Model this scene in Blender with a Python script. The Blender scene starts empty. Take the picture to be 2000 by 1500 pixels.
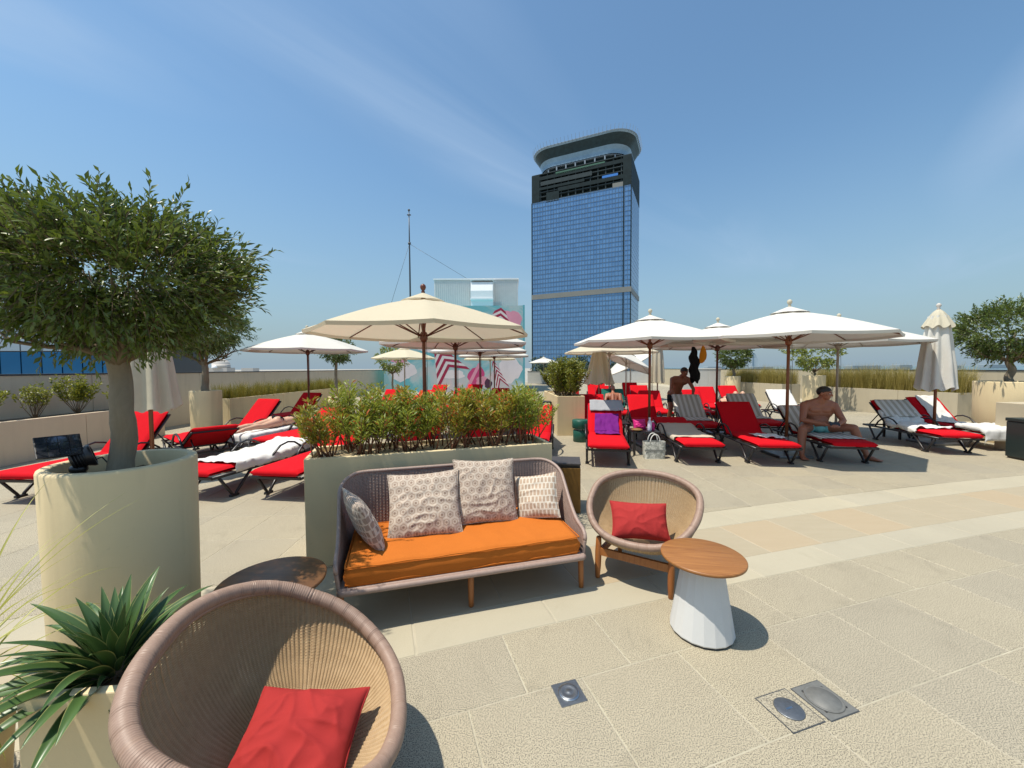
import bpy, bmesh, math, random
import numpy as np
from mathutils import Vector, Matrix, Euler, noise as mnoise
sc = bpy.context.scene
COL = sc.collection
R = math.radians
# ------------------------------------------------------------------ camera, sky, sun, exposure
cam_d = bpy.data.cameras.new('camera'); cam = bpy.data.objects.new('camera', cam_d); COL.objects.link(cam)
cam_d.sensor_width = 36.0; cam_d.lens = 13.68; cam_d.clip_start = 0.05; cam_d.clip_end = 60000
cam.matrix_world = Matrix.Translation((0, 0, 1.6)) @ Matrix.Rotation(R(90 - 2.34), 4, 'X') @ Matrix.Rotation(R(-0.3), 4, 'Z')
sc.camera = cam
SUN = Vector((-0.365, -0.14, 1.0)).normalized()          # towards the sun
w = bpy.data.worlds.new('World'); sc.world = w; w.use_nodes = True
wn = w.node_tree; wn.nodes.clear()
wo = wn.nodes.new('ShaderNodeOutputWorld'); bg = wn.nodes.new('ShaderNodeBackground'); bg.inputs['Strength'].default_value = 0.12
CLOUD_A = (2.3, 0.4, 0); CLOUD_B = (0.3, 0.2, 0)
sky = wn.nodes.new('ShaderNodeTexSky'); sky.sky_type = 'NISHITA'; sky.sun_disc = False
sky.sun_elevation = math.asin(SUN.z); sky.sun_rotation = math.atan2(SUN.x, SUN.y)
sky.altitude = 0; sky.air_density = 1.25; sky.dust_density = 1.2; sky.ozone_density = 1.3
# thin cirrus: a flat layer high above, streaked noise
tc = wn.nodes.new('ShaderNodeTexCoord'); sp = wn.nodes.new('ShaderNodeSeparateXYZ'); wn.links.new(tc.outputs['Generated'], sp.inputs[0])
def wmath(op, a, b=None, clamp=False):
    n = wn.nodes.new('ShaderNodeMath'); n.operation = op; n.use_clamp = clamp
    for i, v in enumerate((a, b)):
        if v is None: continue
        if isinstance(v, (int, float)): n.inputs[i].default_value = v
        else: wn.links.new(v, n.inputs[i])
    return n.outputs[0]
zz = wmath('MAXIMUM', sp.outputs[2], 0.03); px_ = wmath('DIVIDE', sp.outputs[0], zz); py_ = wmath('DIVIDE', sp.outputs[1], zz)
cb = wn.nodes.new('ShaderNodeCombineXYZ'); wn.links.new(px_, cb.inputs[0]); wn.links.new(py_, cb.inputs[1])
def wmap(src, rot=0.0, scale=(1, 1, 1), loc=(0, 0, 0)):
    n = wn.nodes.new('ShaderNodeMapping'); n.inputs['Rotation'].default_value = (0, 0, rot); n.inputs['Scale'].default_value = scale; n.inputs['Location'].default_value = loc; wn.links.new(src, n.inputs[0]); return n.outputs[0]
def wnoise(vec, scale, detail, rough, dist):
    n = wn.nodes.new('ShaderNodeTexNoise'); n.inputs['Scale'].default_value = scale; n.inputs['Detail'].default_value = detail; n.inputs['Roughness'].default_value = rough; n.inputs['Distortion'].default_value = dist; wn.links.new(vec, n.inputs['Vector']); return n.outputs[0]
rot_ = wmap(cb.outputs[0], R(-47))
cn = wnoise(wmap(rot_, 0, (0.30, 1.35, 1), CLOUD_A), 1.0, 8, 0.58, 0.7)
cl = wnoise(wmap(rot_, 0, (0.22, 0.75, 1), CLOUD_B), 0.9, 2, 0.5, 0.0)
c1 = wmath('MULTIPLY', wmath('SUBTRACT', cn, 0.36), 2.4, True)
c2 = wmath('MULTIPLY', wmath('SUBTRACT', cl, 0.485), 4.5, True)
lo_ = wmath('MULTIPLY', wmath('SUBTRACT', sp.outputs[2], 0.10), 4.0, True)
cf = wmath('MULTIPLY', wmath('MULTIPLY', wmath('MULTIPLY', c1, c2), lo_), 1.35, True)
def wmix(f, a, col):
    n = wn.nodes.new('ShaderNodeMix'); n.data_type = 'RGBA'; wn.links.new(f, n.inputs[0]); wn.links.new(a, n.inputs[6]); n.inputs[7].default_value = (*col, 1); return n.outputs[2]
SKYK = bg.inputs['Strength'].default_value
hz_ = wmath('SUBTRACT', 1.0, wmath('MULTIPLY', wmath('MAXIMUM', sp.outputs[2], 0.0), 2.2), True)       # band of dusty air towards the horizon, all round
hz_ = wmath('MULTIPLY', wmath('POWER', hz_, 1.5), 0.95)
tn = wn.nodes.new('ShaderNodeMix'); tn.data_type = 'RGBA'; tn.blend_type = 'MULTIPLY'; tn.inputs[0].default_value = 1.0; wn.links.new(sky.outputs[0], tn.inputs[6]); tn.inputs[7].default_value = (0.86, 1.08, 1.15, 1)
skc = wmix(hz_, tn.outputs[2], (0.28 / SKYK, 0.375 / SKYK, 0.455 / SKYK))
skc = wmix(cf, skc, (0.42 / SKYK, 0.56 / SKYK, 0.75 / SKYK))
wn.links.new(skc, bg.inputs['Color']); wn.links.new(bg.outputs[0], wo.inputs['Surface'])
sd = bpy.data.lights.new('sun', 'SUN'); sd.energy = 5.0; sd.angle = R(0.53); sd.color = (1.0, 0.93, 0.81)
so = bpy.data.objects.new('sun', sd); COL.objects.link(so); so.rotation_euler = SUN.to_track_quat('Z', 'Y').to_euler(); so.location = (-20, -10, 50)
vs = sc.view_settings; vs.view_transform = 'Standard'; vs.look = 'None'; vs.exposure = 0.14; vs.gamma = 1.0
sc.render.engine = 'CYCLES'
rnd = random.Random(7)

# ------------------------------------------------------------------ materials
MAT = {}
class NB:
    def __init__(s, name):
        s.m = bpy.data.materials.new(name); s.m.use_nodes = True; s.t = s.m.node_tree; s.t.nodes.clear()
        s.out = s.t.nodes.new('ShaderNodeOutputMaterial'); s.b = s.n('ShaderNodeBsdfPrincipled'); s.t.links.new(s.b.outputs[0], s.out.inputs[0]); MAT[name] = s.m
    def n(s, ty, **kw):
        nd = s.t.nodes.new(ty)
        for k, v in kw.items():
            if hasattr(nd, k) and k not in nd.inputs: setattr(nd, k, v)
            else: s.set(nd.inputs[k], v)
        return nd
    def set(s, inp, v):
        if isinstance(v, bpy.types.NodeSocket): s.t.links.new(v, inp)
        elif isinstance(v, (tuple, list)) and inp.type == 'RGBA' and len(v) == 3: inp.default_value = (*v, 1)
        else: inp.default_value = v
    def p(s, **kw):
        for k, v in kw.items(): s.set(s.b.inputs[k.replace('_', ' ')], v)
        return s
    def math(s, op, a, b=0.0, clamp=False):
        nd = s.n('ShaderNodeMath', operation=op, use_clamp=clamp); s.set(nd.inputs[0], a); s.set(nd.inputs[1], b); return nd.outputs[0]
    def vm(s, op, a, b=None, c=None):
        nd = s.n('ShaderNodeVectorMath', operation=op); s.set(nd.inputs[0], a)
        if b is not None: s.set(nd.inputs[1], b)
        if c is not None: s.set(nd.inputs[2], c)
        return nd.outputs['Value'] if op in ('LENGTH', 'DISTANCE', 'DOT_PRODUCT') else nd.outputs[0]
    def mix(s, f, a, b, mode='MIX'):
        nd = s.n('ShaderNodeMix', data_type='RGBA', blend_type=mode); s.set(nd.inputs[0], f); s.set(nd.inputs[6], a); s.set(nd.inputs[7], b); return nd.outputs[2]
    def ramp(s, f, stops, interp='LINEAR'):
        nd = s.n('ShaderNodeValToRGB'); nd.color_ramp.interpolation = interp; s.set(nd.inputs[0], f)
        e = nd.color_ramp.elements
        while len(e) < len(stops): e.new(0.5)
        for el, (po, c) in zip(e, stops):
            el.position = po; el.color = (*c, 1) if not isinstance(c, (int, float)) else (c, c, c, 1)
        return nd.outputs[0]
    def obj(s): return s.n('ShaderNodeTexCoord').outputs['Object']
    def pos(s): return s.n('ShaderNodeNewGeometry').outputs['Position']
    def noise(s, scale, vec=None, detail=3, rough=0.5, dist=0.0):
        nd = s.n('ShaderNodeTexNoise', Scale=scale, Detail=detail, Roughness=rough, Distortion=dist)
        s.t.links.new(vec if vec is not None else s.pos(), nd.inputs['Vector']); return nd.outputs[0]
    def bump(s, h, strength=0.3, dist=0.01):
        nd = s.n('ShaderNodeBump', Strength=strength, Distance=dist, Height=h); s.t.links.new(nd.outputs[0], s.b.inputs['Normal']); return s
    def rand(s):
        a = s.n('ShaderNodeObjectInfo').outputs['Random']; b = s.n('ShaderNodeNewGeometry').outputs['Random Per Island']
        return s.math('FRACT', s.math('ADD', s.math('MULTIPLY', a, 3.7), b))
def mul(c, k): return tuple(min(1, x * k) for x in c)
def simple(name, col, rough=0.6, var=0.12, scale=6, bump=0.0, bscale=60, coord='pos', **kw):
    b = NB(name); v = b.pos() if coord == 'pos' else b.obj()
    f = b.noise(scale, v, 5, 0.6)
    b.p(Base_Color=b.mix(f, mul(col, 1 - var), mul(col, 1 + var)), Roughness=rough, **kw)
    if bump: b.bump(b.noise(bscale, v, 4, 0.6), bump, 0.004)
    return b.m
# paving
def granite(name, base, dark, light, spk=0.5):
    b = NB(name); p = b.pos(); r = b.rand()
    g = b.noise(200, p, 1, 0.5); g2 = b.noise(420, p, 2, 0.6)
    sp_ = b.ramp(g, [(0.40, 0.0), (0.49, 0.8), (0.55, 1.0)])
    c = b.mix(b.math('MULTIPLY', b.math('SUBTRACT', 1.0, sp_), spk), base, dark)
    c = b.mix(b.math('MULTIPLY', b.ramp(g2, [(0.52, 0.0), (0.70, 1.0)]), 0.45), c, light)
    st = b.noise(0.9, p, 6, 0.65, 0.6)
    hsv = b.n('ShaderNodeHueSaturation', Color=c, Value=b.math('ADD', b.math('MULTIPLY', r, 0.10), b.math('ADD', 0.80, b.math('MULTIPLY', st, 0.30))), Saturation=b.math('ADD', 0.95, b.math('MULTIPLY', r, 0.10)))
    blot = b.ramp(b.noise(2.2, p, 8, 0.75, 1.4), [(0.55, 0.0), (0.70, 1.0)])
    c = b.mix(b.math('MULTIPLY', blot, 0.26), hsv.outputs[0], mul(dark, 1.0))
    b.p(Base_Color=c, Roughness=b.math('ADD', 0.62, b.math('MULTIPLY', g, 0.25))); b.bump(g, 0.08, 0.0015)
granite('granite', (0.40, 0.35, 0.25), (0.12, 0.103, 0.072), (0.49, 0.445, 0.345), 1.0)
granite('limestone', (0.40, 0.357, 0.26), (0.29, 0.255, 0.175), (0.47, 0.43, 0.33), 0.28)
def tan():
    b = NB('sandstone'); p = b.pos(); r = b.rand()
    ve = b.noise(3.0, b.vm('MULTIPLY', p, (0.6, 3.2, 1)), 6, 0.65, 1.4)
    c = b.mix(ve, (0.325, 0.272, 0.18), (0.395, 0.338, 0.24)); c = b.mix(b.math('MULTIPLY', b.math('GREATER_THAN', r, 0.8), 0.35), c, (0.43, 0.30, 0.17))
    c = b.mix(b.math('MULTIPLY', b.noise(150, p, 2), 0.25), c, (0.36, 0.3, 0.2)); b.p(Base_Color=c, Roughness=0.7)
tan()
simple('grout', (0.39, 0.35, 0.26), 0.9, 0.45, 5)
# masonry
def plaster(name, col, streak=0.25):
    b = NB(name); p = b.pos()
    s = b.noise(7, b.vm('MULTIPLY', p, (1, 1, 0.08)), 5, 0.6); f = b.noise(2.2, p, 6, 0.65)
    c = b.mix(f, mul(col, 0.9), mul(col, 1.07)); c = b.mix(b.math('MULTIPLY', b.ramp(s, [(0.5, 0.0), (0.72, 1.0)]), streak), c, mul(col, 0.72))
    sp_ = b.ramp(b.noise(38, p, 3, 0.6), [(0.66, 0.0), (0.74, 1.0)]); c = b.mix(b.math('MULTIPLY', sp_, 0.18), c, mul(col, 0.6))
    b.p(Base_Color=c, Roughness=0.68); b.bump(b.noise(55, p, 5, 0.65), 0.16, 0.004)
plaster('cream_render', (0.68, 0.55, 0.325), 0.42); plaster('beige_wall', (0.62, 0.49, 0.345), 0.2); plaster('sand_wall', (0.47, 0.405, 0.285), 0.3)
plaster('parapet', (0.60, 0.53, 0.42), 0.35); plaster('white_wall', (0.60, 0.59, 0.56), 0.25); plaster('concrete_white', (0.60, 0.60, 0.585), 0.18)
simple('soil', (0.13, 0.095, 0.06), 0.95, 0.35, 40, 0.6, 90); simple('dry_soil', (0.34, 0.27, 0.165), 0.95, 0.4, 24, 0.9, 60)
simple('dark_rail', (0.045, 0.05, 0.055), 0.45); simple('black_plastic', (0.014, 0.012, 0.013), 0.38, 0.2); simple('black_metal', (0.02, 0.02, 0.02), 0.35)
simple('steel', (0.50, 0.52, 0.54), 0.28, 0.2, 60, Metallic=1.0); simple('dull_steel', (0.20, 0.21, 0.22), 0.42, 0.35, 60, 0.3, 120, Metallic=0.8)
simple('grey_plate', (0.14, 0.14, 0.13), 0.55, 0.3, 50); simple('bin_green', (0.018, 0.028, 0.027), 0.42, 0.15); simple('stool_green', (0.012, 0.085, 0.062), 0.4, 0.15)
simple('bronze', (0.20, 0.105, 0.025), 0.42, 0.25, 9, Metallic=0.35); simple('slate', (0.055, 0.05, 0.05), 0.5, 0.4, 22)
# wood
def wood(name, a, c2, axis=0, sc_=9, rough=0.42):
    b = NB(name); o = b.obj(); k = [1, 1, 1]; k[axis] = 0.07
    v = b.vm('MULTIPLY', o, tuple(k)); f = b.noise(sc_ * 3, v, 6, 0.65, 1.5); f2 = b.noise(sc_ * 22, v, 3, 0.6)
    c = b.mix(b.ramp(f, [(0.32, 0.0), (0.68, 1.0)]), a, c2); c = b.mix(b.math('MULTIPLY', f2, 0.35), c, mul(a, 0.7)); b.p(Base_Color=c, Roughness=rough); b.bump(f2, 0.12, 0.002)
wood('teak_top', (0.225, 0.085, 0.022), (0.40, 0.175, 0.048)); wood('teak_dark', (0.10, 0.042, 0.016), (0.21, 0.10, 0.035)); wood('teak_leg', (0.27, 0.085, 0.02), (0.42, 0.16, 0.04), 2)
wood('pole_wood', (0.15, 0.045, 0.017), (0.26, 0.09, 0.03), 2, 6); wood('pole_dark', (0.10, 0.025, 0.012), (0.16, 0.045, 0.02), 2, 6); wood('pole_grey', (0.33, 0.28, 0.22), (0.42, 0.36, 0.29), 2, 6)
# wicker
def wicker(name, a, c2, rough=0.5):
    b = NB(name); o = b.obj(); f = b.noise(45, o, 3, 0.6); g = b.noise(230, o, 2, 0.6)
    c = b.mix(f, a, c2); c = b.mix(b.math('MULTIPLY', g, 0.3), c, mul(a, 0.6)); b.p(Base_Color=c, Roughness=rough)
wicker('wicker_natural', (0.33, 0.215, 0.105), (0.52, 0.37, 0.205)); wicker('wicker_taupe', (0.26, 0.165, 0.12), (0.38, 0.26, 0.195)); wicker('wicker_sofa', (0.27, 0.185, 0.15), (0.41, 0.30, 0.25))
# cloth
def cloth(name, col, var=0.1, rough=0.85, weave=900, trans=0.0, fold=0.0):
    b = NB(name); o = b.obj(); f = b.noise(9, o, 5, 0.6); g = b.noise(weave, o, 2, 0.5)
    c = b.mix(f, mul(col, 1 - var), mul(col, 1 + var)); c = b.mix(b.math('MULTIPLY', b.n('ShaderNodeObjectInfo').outputs['Random'], 0.16), c, mul(col, 0.7)); c = b.mix(b.math('MULTIPLY', g, 0.22), c, mul(col, 0.65)); b.p(Base_Color=c, Roughness=rough, Specular_IOR_Level=0.15)
    h = b.math('ADD', b.math('MULTIPLY', g, 0.25), b.math('MULTIPLY', b.noise(13, o, 4, 0.55, 0.8), fold)); b.bump(h, 0.35, 0.012)
    if trans:
        t = b.n('ShaderNodeBsdfTranslucent', Color=c); m = b.n('ShaderNodeMixShader'); m.inputs[0].default_value = trans
        b.t.links.new(b.b.outputs[0], m.inputs[1]); b.t.links.new(t.outputs[0], m.inputs[2]); b.t.links.new(m.outputs[0], b.out.inputs[0])
cloth('orange_fabric', (0.52, 0.145, 0.020), 0.06, fold=0.7); cloth('red_cushion', (0.37, 0.032, 0.030), 0.07, fold=0.9); cloth('lounger_red', (0.56, 0.004, 0.011), 0.07, 0.9)
cloth('canvas_white', (0.66, 0.635, 0.57), 0.04, trans=0.08, fold=0.3); cloth('canvas_cream', (0.73, 0.66, 0.49), 0.04, trans=0.30); cloth('canvas_folded', (0.56, 0.51, 0.39), 0.07, trans=0.05, fold=0.6); cloth('canvas_pale', (0.66, 0.64, 0.58), 0.05, trans=0.05, fold=0.6)
cloth('towel_white', (0.68, 0.67, 0.64), 0.04, 0.95, 400, fold=0.7); cloth('towel_grey', (0.33, 0.34, 0.36), 0.06, 0.95, 400); cloth('purple_cloth', (0.15, 0.012, 0.18), 0.2, 0.8, 400); cloth('green_cloth', (0.012, 0.11, 0.085), 0.1)
cloth('black_cloth', (0.010, 0.010, 0.012), 0.2); cloth('ochre_cloth', (0.70, 0.27, 0.02), 0.1); cloth('beige_towel', (0.55, 0.47, 0.37), 0.08, 0.95, 400); cloth('teal_cloth', (0.20, 0.50, 0.50), 0.08); cloth('pink_plastic', (0.60, 0.03, 0.20), 0.1, 0.35)
def stripes():
    b = NB('towel_striped'); o = b.obj(); wv = b.n('ShaderNodeTexWave', Scale=2.7, Distortion=0.3); wv.bands_direction = 'X'; b.t.links.new(o, wv.inputs['Vector'])
    c = b.mix(b.ramp(wv.outputs[1], [(0.42, 0.0), (0.58, 1.0)]), (0.40, 0.37, 0.31), (0.62, 0.60, 0.56)); b.p(Base_Color=c, Roughness=0.95); b.bump(b.noise(300, o), 0.3, 0.01)  # broad soft-edged bands of two pale tones in the base colour
stripes()
def hexes():
    b = NB('hexagon_print'); o = b.obj(); S = 0.060
    q = b.vm('MULTIPLY', o, (1 / S, 1 / S, 0))
    def cell(off):
        v = b.vm('ADD', q, off); wv = b.n('ShaderNodeVectorMath', operation='WRAP'); b.set(wv.inputs[0], v); wv.inputs[1].default_value = (0.5, 0.8660254, 1); wv.inputs[2].default_value = (-0.5, -0.8660254, -1)
        sx = b.n('ShaderNodeSeparateXYZ'); b.t.links.new(b.vm('ABSOLUTE', wv.outputs[0]), sx.inputs[0])
        return b.math('MAXIMUM', sx.outputs[0], b.math('ADD', b.math('MULTIPLY', sx.outputs[0], 0.5), b.math('MULTIPLY', sx.outputs[1], 0.866)))
    d = b.math('MINIMUM', cell((0, 0, 0)), cell((0.5, 0.8660254, 0)))
    L = (0.56, 0.475, 0.385); M = (0.33, 0.235, 0.175); D = (0.17, 0.10, 0.07)
    c = b.ramp(d, [(0.0, D), (0.085, M), (0.17, L), (0.245, M), (0.37, L), (0.40, mul(M, 1.25)), (0.425, L)], 'CONSTANT')
    c = b.mix(b.math('MULTIPLY', b.noise(60, o, 4), 0.35), c, mul(L, 0.95)); g = b.noise(700, o, 2)
    b.p(Base_Color=b.mix(b.math('MULTIPLY', g, 0.2), c, mul(M, 0.8)), Roughness=0.9, Sheen_Weight=0.1); b.bump(b.math('ADD', b.math('MULTIPLY', g, 0.25), b.noise(11, o, 4, 0.5, 0.9)), 0.4, 0.012)
hexes()
def dashes(name, back, line):
    b = NB(name); o = b.obj(); br = b.n('ShaderNodeTexBrick', Scale=1.0, Color1=back, Color2=mul(back, 0.75), Mortar=line); br.offset = 0.5
    br.inputs['Mortar Size'].default_value = 0.006; br.inputs['Brick Width'].default_value = 0.030; br.inputs['Row Height'].default_value = 0.052; br.inputs['Mortar Smooth'].default_value = 0.2
    rot = b.n('ShaderNodeMapping'); rot.inputs['Rotation'].default_value = (0, 0, R(3)); b.t.links.new(o, rot.inputs[0]); dn = b.n('ShaderNodeTexNoise', Scale=20.0); b.t.links.new(o, dn.inputs['Vector'])
    b.t.links.new(b.vm('ADD', rot.outputs[0], b.vm('MULTIPLY', dn.outputs['Color'], (0.012, 0.012, 0))), br.inputs['Vector'])
    c = b.mix(b.math('MULTIPLY', b.noise(160, o, 2), 0.4), br.outputs[0], mul(line, 0.9)); b.p(Base_Color=c, Roughness=0.9); b.bump(b.noise(12, o, 4, 0.5, 0.9), 0.4, 0.012)
dashes('dash_print_light', (0.40, 0.27, 0.18), (0.57, 0.51, 0.42)); dashes('dash_print_dark', (0.27, 0.19, 0.15), (0.54, 0.46, 0.38))
# plants
def leaf(name, a, c2, back=None, rough=0.45, trans=0.25, tips=0.0):
    b = NB(name); g = b.n('ShaderNodeNewGeometry'); r = g.outputs['Random Per Island']; c = b.mix(r, a, c2)
    if tips: c = b.mix(b.math('GREATER_THAN', b.math('FRACT', b.math('MULTIPLY', r, 17.3)), 1 - tips), c, (0.48, 0.10, 0.025))
    if back is not None: c = b.mix(g.outputs['Backfacing'], c, back)
    b.p(Base_Color=c, Roughness=rough)
    if trans:
        t = b.n('ShaderNodeBsdfTranslucent', Color=b.mix(0.5, c, mul(c2, 1.5))); m = b.n('ShaderNodeMixShader'); m.inputs[0].default_value = trans
        b.t.links.new(b.b.outputs[0], m.inputs[1]); b.t.links.new(t.outputs[0], m.inputs[2]); b.t.links.new(m.outputs[0], b.out.inputs[0])
leaf('olive_leaf', (0.034, 0.066, 0.007), (0.14, 0.185, 0.022), (0.11, 0.155, 0.04), 0.36, 0.24); leaf('shrub_leaf', (0.13, 0.19, 0.022), (0.34, 0.36, 0.05), None, 0.4, 0.35, 0.03); leaf('shrub_leaf_red', (0.15, 0.18, 0.02), (0.35, 0.31, 0.04), None, 0.4, 0.35, 0.13)
leaf('bush_leaf', (0.10, 0.14, 0.018), (0.27, 0.27, 0.03), None, 0.4, 0.3); leaf('grass_leaf', (0.14, 0.13, 0.022), (0.46, 0.36, 0.10), None, 0.6, 0.3); leaf('grass_green', (0.12, 0.14, 0.02), (0.30, 0.24, 0.035), None, 0.6, 0.3); leaf('light_leaf', (0.13, 0.18, 0.03), (0.27, 0.30, 0.06), None, 0.45, 0.35)
leaf('blade_leaf', (0.20, 0.24, 0.03), (0.42, 0.40, 0.08), None, 0.4, 0.35); leaf('far_leaf', (0.025, 0.05, 0.03), (0.05, 0.08, 0.045), None, 0.6, 0.1)
def agave():
    b = NB('agave_leaf'); o = b.obj(); u = b.n('ShaderNodeAttribute', attribute_name='edge'); e = b.ramp(u.outputs['Fac'], [(0.88, 0.0), (0.97, 1.0)])
    c = b.mix(b.noise(5, o, 4), (0.03, 0.075, 0.022), (0.085, 0.15, 0.04)); b.p(Base_Color=b.mix(e, c, (0.36, 0.36, 0.13)), Roughness=0.36)
agave()
def bark(name, a, c2):
    b = NB(name); o = b.obj(); f = b.noise(14, b.vm('MULTIPLY', o, (1, 1, 0.3)), 6, 0.7, 0.7); kn = b.ramp(b.noise(9, o, 3), [(0.68, 0.0), (0.74, 1.0)])
    b.p(Base_Color=b.mix(b.math('MULTIPLY', kn, 0.8), b.mix(f, a, c2), (0.03, 0.02, 0.012)), Roughness=0.85); b.bump(f, 0.5, 0.012)
bark('olive_bark', (0.12, 0.095, 0.06), (0.31, 0.255, 0.18)); bark('twig_bark', (0.10, 0.075, 0.045), (0.2, 0.15, 0.09)); bark('red_stem', (0.14, 0.05, 0.025), (0.22, 0.09, 0.04))
# people
def skin(name, col):
    b = NB(name); o = b.obj(); c = b.mix(b.noise(12, o, 4), mul(col, 0.88), mul(col, 1.08)); b.p(Base_Color=c, Roughness=0.5, Subsurface_Weight=0.08, Subsurface_Radius=(0.02, 0.008, 0.004))
skin('skin_tan', (0.30, 0.11, 0.058)); skin('skin_brown', (0.25, 0.085, 0.042)); skin('skin_light', (0.58, 0.35, 0.235)); simple('hair_dark', (0.014, 0.010, 0.008), 0.5, 0.3, 60)
# glass / far things
def tower_glass():
    b = NB('tower_glass'); o = b.obj(); br = b.n('ShaderNodeTexVoronoi', feature='F1', Scale=1.0)
    ce = b.vm('FLOOR', b.vm('DIVIDE', o, (2.4, 2.4, 3.7))); wnn = b.n('ShaderNodeTexWhiteNoise'); b.t.links.new(ce, wnn.inputs['Vector'])
    lo = b.noise(0.03, o, 3)
    c = b.mix(wnn.outputs[0], (0.115, 0.235, 0.41), (0.165, 0.32, 0.53)); c = b.mix(b.math('MULTIPLY', lo, 0.35), c, (0.13, 0.24, 0.40))
    b.p(Base_Color=c, Roughness=0.16, Metallic=0.45)
tower_glass()
simple('tower_mullion', (0.09, 0.15, 0.23), 0.4, 0.1, 0.1); simple('tower_dark', (0.010, 0.021, 0.024), 0.6, 0.7, 0.35, Specular_IOR_Level=0.15); simple('tower_slab', (0.035, 0.05, 0.055), 0.6, 0.4, 0.2, Specular_IOR_Level=0.15); simple('tower_band', (0.17, 0.175, 0.16), 0.5, 0.15, 0.1); simple('tower_fin', (0.22, 0.27, 0.32), 0.4); simple('tower_bowl', (0.20, 0.29, 0.36), 0.25, 0.35, 0.15, Metallic=0.3); simple('tower_inside', (0.012, 0.030, 0.034), 0.4, 0.7, 0.4, Specular_IOR_Level=0.3); simple('tower_green', (0.025, 0.10, 0.06), 0.5, 0.3, 0.4); simple('tower_blue', (0.02, 0.16, 0.5), 0.5)
def pane(name, a, c2, rough=0.07, metal=0.55):
    b = NB(name); c = b.mix(b.rand(), a, c2); c = b.mix(b.math('MULTIPLY', b.noise(0.6, b.pos(), 4), 0.4), c, mul(a, 0.75)); b.p(Base_Color=c, Roughness=rough, Metallic=metal)
pane('pane_grey', (0.33, 0.40, 0.47), (0.40, 0.47, 0.53), 0.2, 0.3); pane('pane_blue', (0.010, 0.10, 0.24), (0.018, 0.15, 0.33), 0.1, 0.4); pane('solar_cell', (0.10, 0.12, 0.16), (0.16, 0.19, 0.25), 0.06, 0.8)  # pane_grey carries reflected sky in its pale base colour
simple('corrugated', (0.66, 0.66, 0.64), 0.55, 0.1, 3); simple('duct_white', (0.78, 0.79, 0.79), 0.5, 0.05); simple('ground_sand', (0.33, 0.31, 0.27), 0.9, 0.2, 0.01); simple('sea_water', (0.10, 0.16, 0.18), 0.25, 0.1, 0.02); simple('pale_stone', (0.50, 0.47, 0.43), 0.8, 0.1, 0.2); simple('haze_white', (0.27, 0.325, 0.36), 0.9, 0.03); simple('haze_pale', (0.36, 0.43, 0.48), 0.9, 0.03)  # haze_white and haze_pale have the distance haze mixed into their surface colour
def mural_sky():
    b = NB('mural_sky'); o = b.obj(); f = b.ramp(b.noise(0.42, o, 6, 0.6, 0.6), [(0.44, (0.13, 0.40, 0.45)), (0.54, (0.36, 0.49, 0.50)), (0.66, (0.55, 0.46, 0.48))]); b.p(Base_Color=f, Roughness=0.8)
mural_sky(); simple('mural_red', (0.30, 0.012, 0.055), 0.8); simple('mural_white', (0.62, 0.58, 0.58), 0.8); simple('mural_pink', (0.62, 0.27, 0.36), 0.8, 0.25, 1.4); simple('mural_rose', (0.50, 0.05, 0.17), 0.8, 0.2, 2); simple('mural_teal', (0.10, 0.36, 0.42), 0.8); simple('mural_dark', (0.06, 0.02, 0.05), 0.8); simple('mural_cloud', (0.68, 0.62, 0.63), 0.8, 0.15, 1.2)
def bag_print():
    b = NB('bag_print'); o = b.obj(); f = b.ramp(b.noise(16, o, 6, 0.7, 1.0), [(0.42, (0.62, 0.61, 0.54)), (0.56, (0.30, 0.30, 0.26))]); b.p(Base_Color=f, Roughness=0.8)
bag_print(); simple('bag_band', (0.22, 0.22, 0.20), 0.8); simple('bag_light', (0.66, 0.65, 0.60), 0.7)
simple('bottle_clear', (0.62, 0.60, 0.70), 0.15, 0.1); simple('phone_black', (0.01, 0.01, 0.012), 0.2); simple('brown_food', (0.2, 0.11, 0.03), 0.7)

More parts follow.
